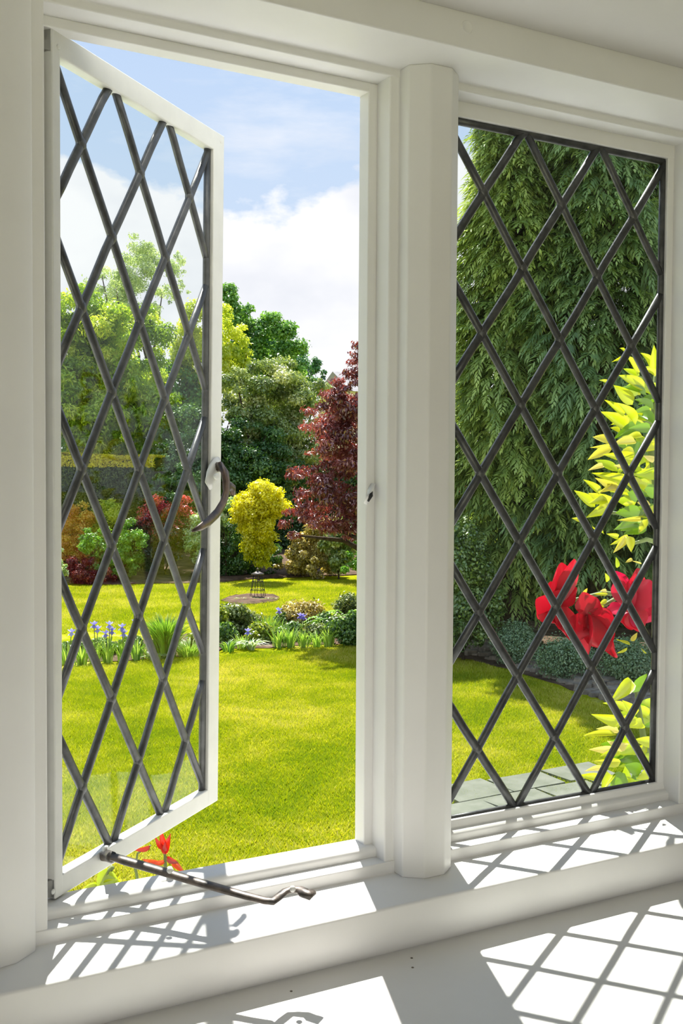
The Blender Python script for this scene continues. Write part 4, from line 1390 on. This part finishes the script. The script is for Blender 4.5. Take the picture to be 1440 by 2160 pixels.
def place_leaf(parent, me, base, tip, width, toward, name='leaf'):
    """A shared leaf mesh laid from base to tip, its face turned roughly along toward."""
    base, tip = np.asarray(base, float), np.asarray(tip, float)
    y = tip - base
    L = np.linalg.norm(y)
    y = y / L
    z = np.asarray(toward, float)
    z = unit(z - y * (z @ y))
    x = np.cross(y, z)
    o = bpy.data.objects.new(name, me)
    C.objects.link(o)
    o.parent = parent
    off = np.zeros(3)
    q = parent
    while q is not None:
        off += np.array(q.location)
        q = q.parent
    m = Matrix.Identity(4)
    for i in range(3):
        m[i][0], m[i][1], m[i][2], m[i][3] = x[i] * width, y[i] * L, z[i] * L, base[i] - off[i]
    o.matrix_local = m
    return o


def crop_px(x, y, x0, y0, s):
    return x0 + x / s, y0 + y / s


def leafy(parent, rows, x0, y0, s, d0, d1):
    for tx, ty, bx_, by_, w_, ci in rows:
        d_ = d0 + (d1 - d0) * rng.random()
        tip = P(*crop_px(tx, ty, x0, y0, s), d_ + rng.normal() * 0.02)
        bas = P(*crop_px(bx_, by_, x0, y0, s), d_ + 0.02)
        tw = -FWD + rng.normal(size=3) * 0.35 + np.array([0, 0, 0.3])
        place_leaf(parent, CL[ci], bas, tip, w_ / s * d_ / F_PX * 1.15, tw)


# climber with lime leaves: stem rises from the ground beside the house
cb = np.array([1.27, 0.36, GROUND])
cl = empty('climbing_shrub', cb, 'lime yellow leafy climber crowding the upper corner of the fixed window', 'plant')
rows = [(935, 40, 940, 330, 80, 2), (840, 105, 885, 250, 60, 2), (825, 240, 945, 350, 55, 2), (700, 150, 770, 330, 110, 2), (635, 270, 790, 340, 60, 1), (600, 325, 840, 480, 110, 2), (545, 430, 720, 630, 120, 2),
        (475, 590, 640, 720, 80, 2), (600, 600, 750, 830, 120, 2), (440, 700, 670, 850, 125, 2), (630, 435, 860, 540, 90, 0), (510, 850, 600, 900, 60, 3), (560, 890, 850, 905, 80, 0), (325, 935, 560, 1010, 90, 4),
        (330, 1050, 530, 1040, 45, 4), (275, 1165, 520, 1060, 85, 4), (350, 1165, 580, 1290, 80, 1), (300, 1265, 430, 1235, 50, 5), (360, 1310, 640, 1390, 100, 2), (255, 1370, 400, 1510, 70, 2), (155, 1475, 350, 1640, 90, 2),
        (360, 1360, 600, 1470, 80, 4), (290, 1510, 540, 1610, 110, 3), (120, 1750, 260, 1785, 42, 3), (290, 1730, 500, 1640, 105, 2), (330, 1830, 440, 1910, 70, 2), (520, 2010, 680, 1930, 55, 3), (550, 2085, 650, 1930, 70, 4),
        (710, 2080, 690, 1930, 80, 3), (480, 1910, 580, 1940, 50, 2), (780, 1900, 870, 1760, 65, 3), (600, 1770, 800, 1760, 45, 4), (610, 60, 640, 110, 30, 2), (560, 170, 610, 200, 25, 3), (410, 375, 480, 430, 35, 2),
        (540, 1000, 760, 1000, 100, 4), (640, 960, 820, 940, 70, 3), (480, 1120, 720, 1180, 110, 2), (620, 1080, 740, 1100, 90, 3), (560, 1230, 650, 1260, 60, 5), (420, 1480, 560, 1440, 70, 4), (300, 1600, 470, 1560, 80, 2), (370, 1660, 560, 1560, 90, 3),
        (700, 720, 880, 780, 70, 2), (760, 1590, 900, 1620, 60, 5), (620, 1620, 760, 1590, 60, 2), (760, 560, 930, 680, 110, 0), (760, 680, 940, 820, 110, 0), (700, 860, 900, 860, 90, 0), (800, 1080, 940, 1060, 80, 3), (840, 1140, 940, 1170, 60, 5),
        (760, 1320, 930, 1300, 110, 1), (770, 1400, 830, 1480, 90, 2), (820, 1420, 940, 1520, 120, 0), (680, 1500, 780, 1560, 100, 0), (560, 1700, 800, 1680, 120, 0), (560, 1850, 780, 1800, 110, 0), (640, 1900, 860, 1840, 110, 0), (900, 1680, 950, 1760, 50, 4)]
leafy(cl, rows, 1180, 720, 4.696, 1.62, 1.78)
for _ in range(46):
    x, y = 640 + rng.random() * 380, 430 + rng.random() * 1420
    a_ = math.pi + rng.normal() * 0.7
    L_ = 150 + rng.random() * 120
    leafy(cl, [(x + math.cos(a_) * L_ * 0.6, y + math.sin(a_) * L_ * 0.6, x - math.cos(a_) * L_ * 0.4, y - math.sin(a_) * L_ * 0.4, 80 + rng.random() * 50, int(rng.choice([0, 0, 1, 1, 2, 3])))], 1180, 720, 4.696, 1.80, 1.95)
bm = bmesh.new()
s1, s2, s3, s4 = P(1430, 1500, 1.95), P(1400, 1150, 1.9), P(1375, 950, 1.88), P(1385, 760, 1.85)
tube(bm, [cb, (cb + s1) / 2 + np.array([0.03, 0.02, 0]), s1, s2, s3, s4], [0.016, 0.013, 0.011, 0.009, 0.007, 0.004], 8)
for e_ in (P(1290, 1010, 1.8), P(1270, 1080, 1.8), P(1310, 870, 1.82), P(1330, 790, 1.8), P(1325, 1150, 1.8)):
    st_ = s2 + (s4 - s2) * np.clip((e_[2] - s2[2]) / (s4[2] - s2[2]) - 0.1, 0, 1)
    tube(bm, [st_, (st_ + e_) / 2 + np.array([0, 0, 0.01]), e_], [0.005, 0.004, 0.002], 6)
bm_obj('stem', bm, M['stem'], cl, smooth=True)

# lower leafy shrub
lb = np.array([1.12, 0.42, GROUND])
ls = empty('leafy_shrub', lb, 'green and white leaved shrub at the lower corner of the fixed window', 'plant')
rows2 = [(1020, 930, 1135, 805, 75, 2), (1130, 890, 1225, 765, 65, 0), (920, 1020, 1050, 1040, 65, 2), (985, 930, 1110, 1000, 55, 2), (845, 1125, 1045, 1130, 36, 3), (930, 1090, 1060, 1110, 40, 5), (1090, 930, 1160, 1010, 55, 2), (895, 1215, 1030, 1228, 46, 5),
         (870, 1330, 970, 1350, 32, 5), (830, 1370, 940, 1400, 46, 2), (1010, 1440, 1095, 1360, 95, 0), (1160, 1160, 1258, 1180, 60, 2), (1200, 930, 1258, 960, 60, 1), (1100, 1310, 1190, 1350, 75, 0), (960, 1450, 1015, 1370, 60, 2), (905, 1290, 1070, 1290, 50, 3),
         (1130, 1080, 1200, 1060, 60, 2), (1180, 1260, 1250, 1280, 55, 1), (1050, 1070, 1160, 1040, 60, 2), (1000, 1180, 1110, 1190, 60, 5), (1100, 1400, 1160, 1440, 60, 1), (1180, 1390, 1250, 1340, 70, 2), (1050, 1240, 1150, 1200, 60, 1), (960, 1250, 1060, 1230, 45, 2)]
leafy(ls, rows2, 930, 1150, 2.8235, 1.66, 1.78)
for _ in range(34):
    x, y = 1000 + rng.random() * 300, 960 + rng.random() * 520
    a_ = math.pi + rng.normal() * 0.8
    L_ = 90 + rng.random() * 60
    leafy(ls, [(x + math.cos(a_) * L_ * 0.6, y + math.sin(a_) * L_ * 0.6, x - math.cos(a_) * L_ * 0.4, y - math.sin(a_) * L_ * 0.4, 50 + rng.random() * 30, int(rng.choice([0, 0, 1, 1, 2])))], 930, 1150, 2.8235, 1.80, 1.95)
bm = bmesh.new()
s1 = P(1370, 1640, 1.9); s2 = P(1340, 1450, 1.85)
tube(bm, [lb, (lb + s1) / 2, s1, s2], [0.014, 0.011, 0.008, 0.003], 8)
bm_obj('stem', bm, M['stem'], ls, smooth=True)

# rose with three open blooms
rb = np.array([1.20, 0.30, GROUND])
rs = empty('red_rose', rb, 'rose with big red blooms drooping in front of the fixed window', 'rose')
blooms = [((420, 620), 1.66, [(370, 185, 190, 0.1), (540, 160, 120, 0.3), (160, 520, 230, 0.0), (235, 790, 210, 0.2), (500, 1000, 190, 0.35), (620, 480, 170, 0.2), (300, 420, 150, 0.1), (420, 900, 170, 0.3)]),
          ((700, 720), 1.64, [(800, 555, 170, 0.5), (640, 500, 150, 0.1), (560, 985, 170, 0.5), (760, 1130, 260, 0.0), (950, 830, 150, 0.3), (890, 1060, 190, 0.1), (600, 820, 150, 0.3), (975, 1110, 110, 0.2)]),
          ((1110, 640), 1.68, [(895, 345, 150, 0.9), (1000, 300, 150, 0.7), (1150, 235, 160, 0.5), (1330, 370, 190, 0.7), (1330, 760, 240, 0.9), (1110, 860, 170, 0.4), (880, 690, 130, 0.8), (1220, 900, 150, 0.5), (1380, 560, 200, 0.7)])]
for bi, ((cx_, cy_), d_, pet) in enumerate(blooms):
    cpx = crop_px(cx_, cy_, 1090, 1140, 4.645)
    cc = P(*cpx, d_ + 0.015)
    fl = empty('bloom', cc)
    fl.parent = rs
    fl.location = Vector(tuple(cc - rb))
    for k, (tx, ty, w_, v_) in enumerate(pet):
        tp = P(*crop_px(tx, ty, 1090, 1140, 4.645), d_ - 0.012 + 0.03 * rng.random())
        dd = tp - cc
        L_ = np.linalg.norm(dd)
        V, Fq = petal_grid(cc + rng.normal(size=3) * 0.002, dd / L_, -FWD + rng.normal(size=3) * 0.45 + np.array([0, 0, 0.2]), L_, w_ / 4.645 * d_ / F_PX * 1.62, 0.26, 6, 6)
        V = V + rng.normal(size=3) * 0.001
        # gently ruffled outer edge
        tpar = np.repeat(np.arange(7) / 6, 7)
        ang = np.tile(np.arange(7), 7)
        V = V + np.outer(np.sin(ang * 1.9 + k) * tpar ** 2 * 0.0035, FWD)
        me = np_mesh('petal', V, Fq, np.full(len(V), v_), True)
        link('petal', me, LM['rose'], fl)
for x0_, y0_, x1_, y1_, w_, ci in ((690, 470, 650, 520, 30, 4), (760, 525, 890, 525, 28, 3), (820, 490, 880, 500, 35, 5), (800, 640, 880, 580, 38, 3), (830, 720, 900, 730, 36, 2), (870, 320, 880, 410, 50, 2), (975, 165, 980, 270, 40, 1),
                                   (1065, 215, 1130, 180, 30, 4), (1130, 200, 1220, 230, 14, 5), (980, 970, 1110, 1020, 24, 3), (980, 1110, 1080, 1050, 26, 3), (1180, 905, 1115, 985, 40, 4), (1215, 1060, 1270, 1105, 14, 3), (850, 640, 810, 660, 30, 2)):
    d_ = 1.66
    place_leaf(rs, CL[ci], P(*crop_px(x1_, y1_, 1090, 1140, 4.645), d_), P(*crop_px(x0_, y0_, 1090, 1140, 4.645), d_ - 0.005), w_ / 4.645 * d_ / F_PX * 1.2, -FWD + rng.normal(size=3) * 0.3, 'sepal')
bm = bmesh.new()
j1 = P(1400, 1330, 1.80)
tube(bm, [rb, (rb + j1) / 2 + np.array([0.02, 0, 0]), j1, P(1385, 1262, 1.74)], [0.012, 0.010, 0.006, 0.004], 8)
for (cx_, cy_), d_, _ in blooms:
    e_ = P(*crop_px(cx_, cy_, 1090, 1140, 4.645), d_ + 0.015)
    m_ = (e_ + P(1385, 1262, 1.74)) / 2 + FWD * 0.04 + np.array([0, 0, 0.01])
    tube(bm, [P(1385, 1262, 1.74), m_, e_], [0.004, 0.0035, 0.003], 7)
bm_obj('stem', bm, M['stem'], rs, smooth=True)

# young shoot rising under the open casement
yb = np.array([0.16, 0.16, GROUND])
ys = empty('rose_shoot', yb, 'young plant shoot with red leaves poking above the sill of the open casement', 'plant')
RL = proto_set('leaf', LM['redleaf'], [0.1, 0.5, 0.9], 0.2)
dsh = 1.36
s0 = P(350, 1870, dsh)
for tx, ty, bx_, by_, w_, me in ((338, 1750, 350, 1803, 15, RL[1]), (326, 1768, 346, 1790, 12, RL[0]), (358, 1762, 347, 1800, 15, RL[1]), (282, 1796, 318, 1783, 14, RL[0]), (312, 1822, 350, 1815, 12, RL[2]), (388, 1842, 362, 1812, 14, RL[2]), (300, 1815, 335, 1818, 14, RL[2]), (374, 1822, 352, 1808, 14, RL[0]),
                                 (165, 1895, 215, 1868, 34, CL[1]), (152, 1905, 200, 1885, 30, CL[0]), (205, 1880, 238, 1835, 40, CL[1]), (240, 1880, 205, 1868, 40, CL[0]), (250, 1868, 225, 1845, 34, CL[1]), (170, 1878, 210, 1872, 20, CL[4]), (255, 1858, 222, 1872, 34, CL[2])):
    place_leaf(ys, me, P(bx_, by_, dsh), P(tx, ty, dsh - 0.01), w_ * dsh / F_PX, -FWD + rng.normal(size=3) * 0.3)
bm = bmesh.new()
tube(bm, [yb, np.array([0.15, 0.17, -1.2]), P(345, 1950, dsh), s0, P(348, 1808, dsh), P(347, 1795, dsh)], [0.008, 0.006, 0.004, 0.003, 0.002, 0.0015], 7)
tube(bm, [P(345, 1950, dsh), P(300, 1905, dsh), P(285, 1830, dsh), P(290, 1800, dsh), P(318, 1783, dsh)], [0.003, 0.002, 0.002, 0.0015, 0.001], 6)
tube(bm, [P(345, 1960, dsh), P(180, 1920, dsh), P(200, 1880, dsh), P(222, 1846, dsh), P(238, 1828, dsh)], [0.004, 0.004, 0.004, 0.004, 0.003], 6)
bm_obj('stem', bm, M['stem'], ys, smooth=True)
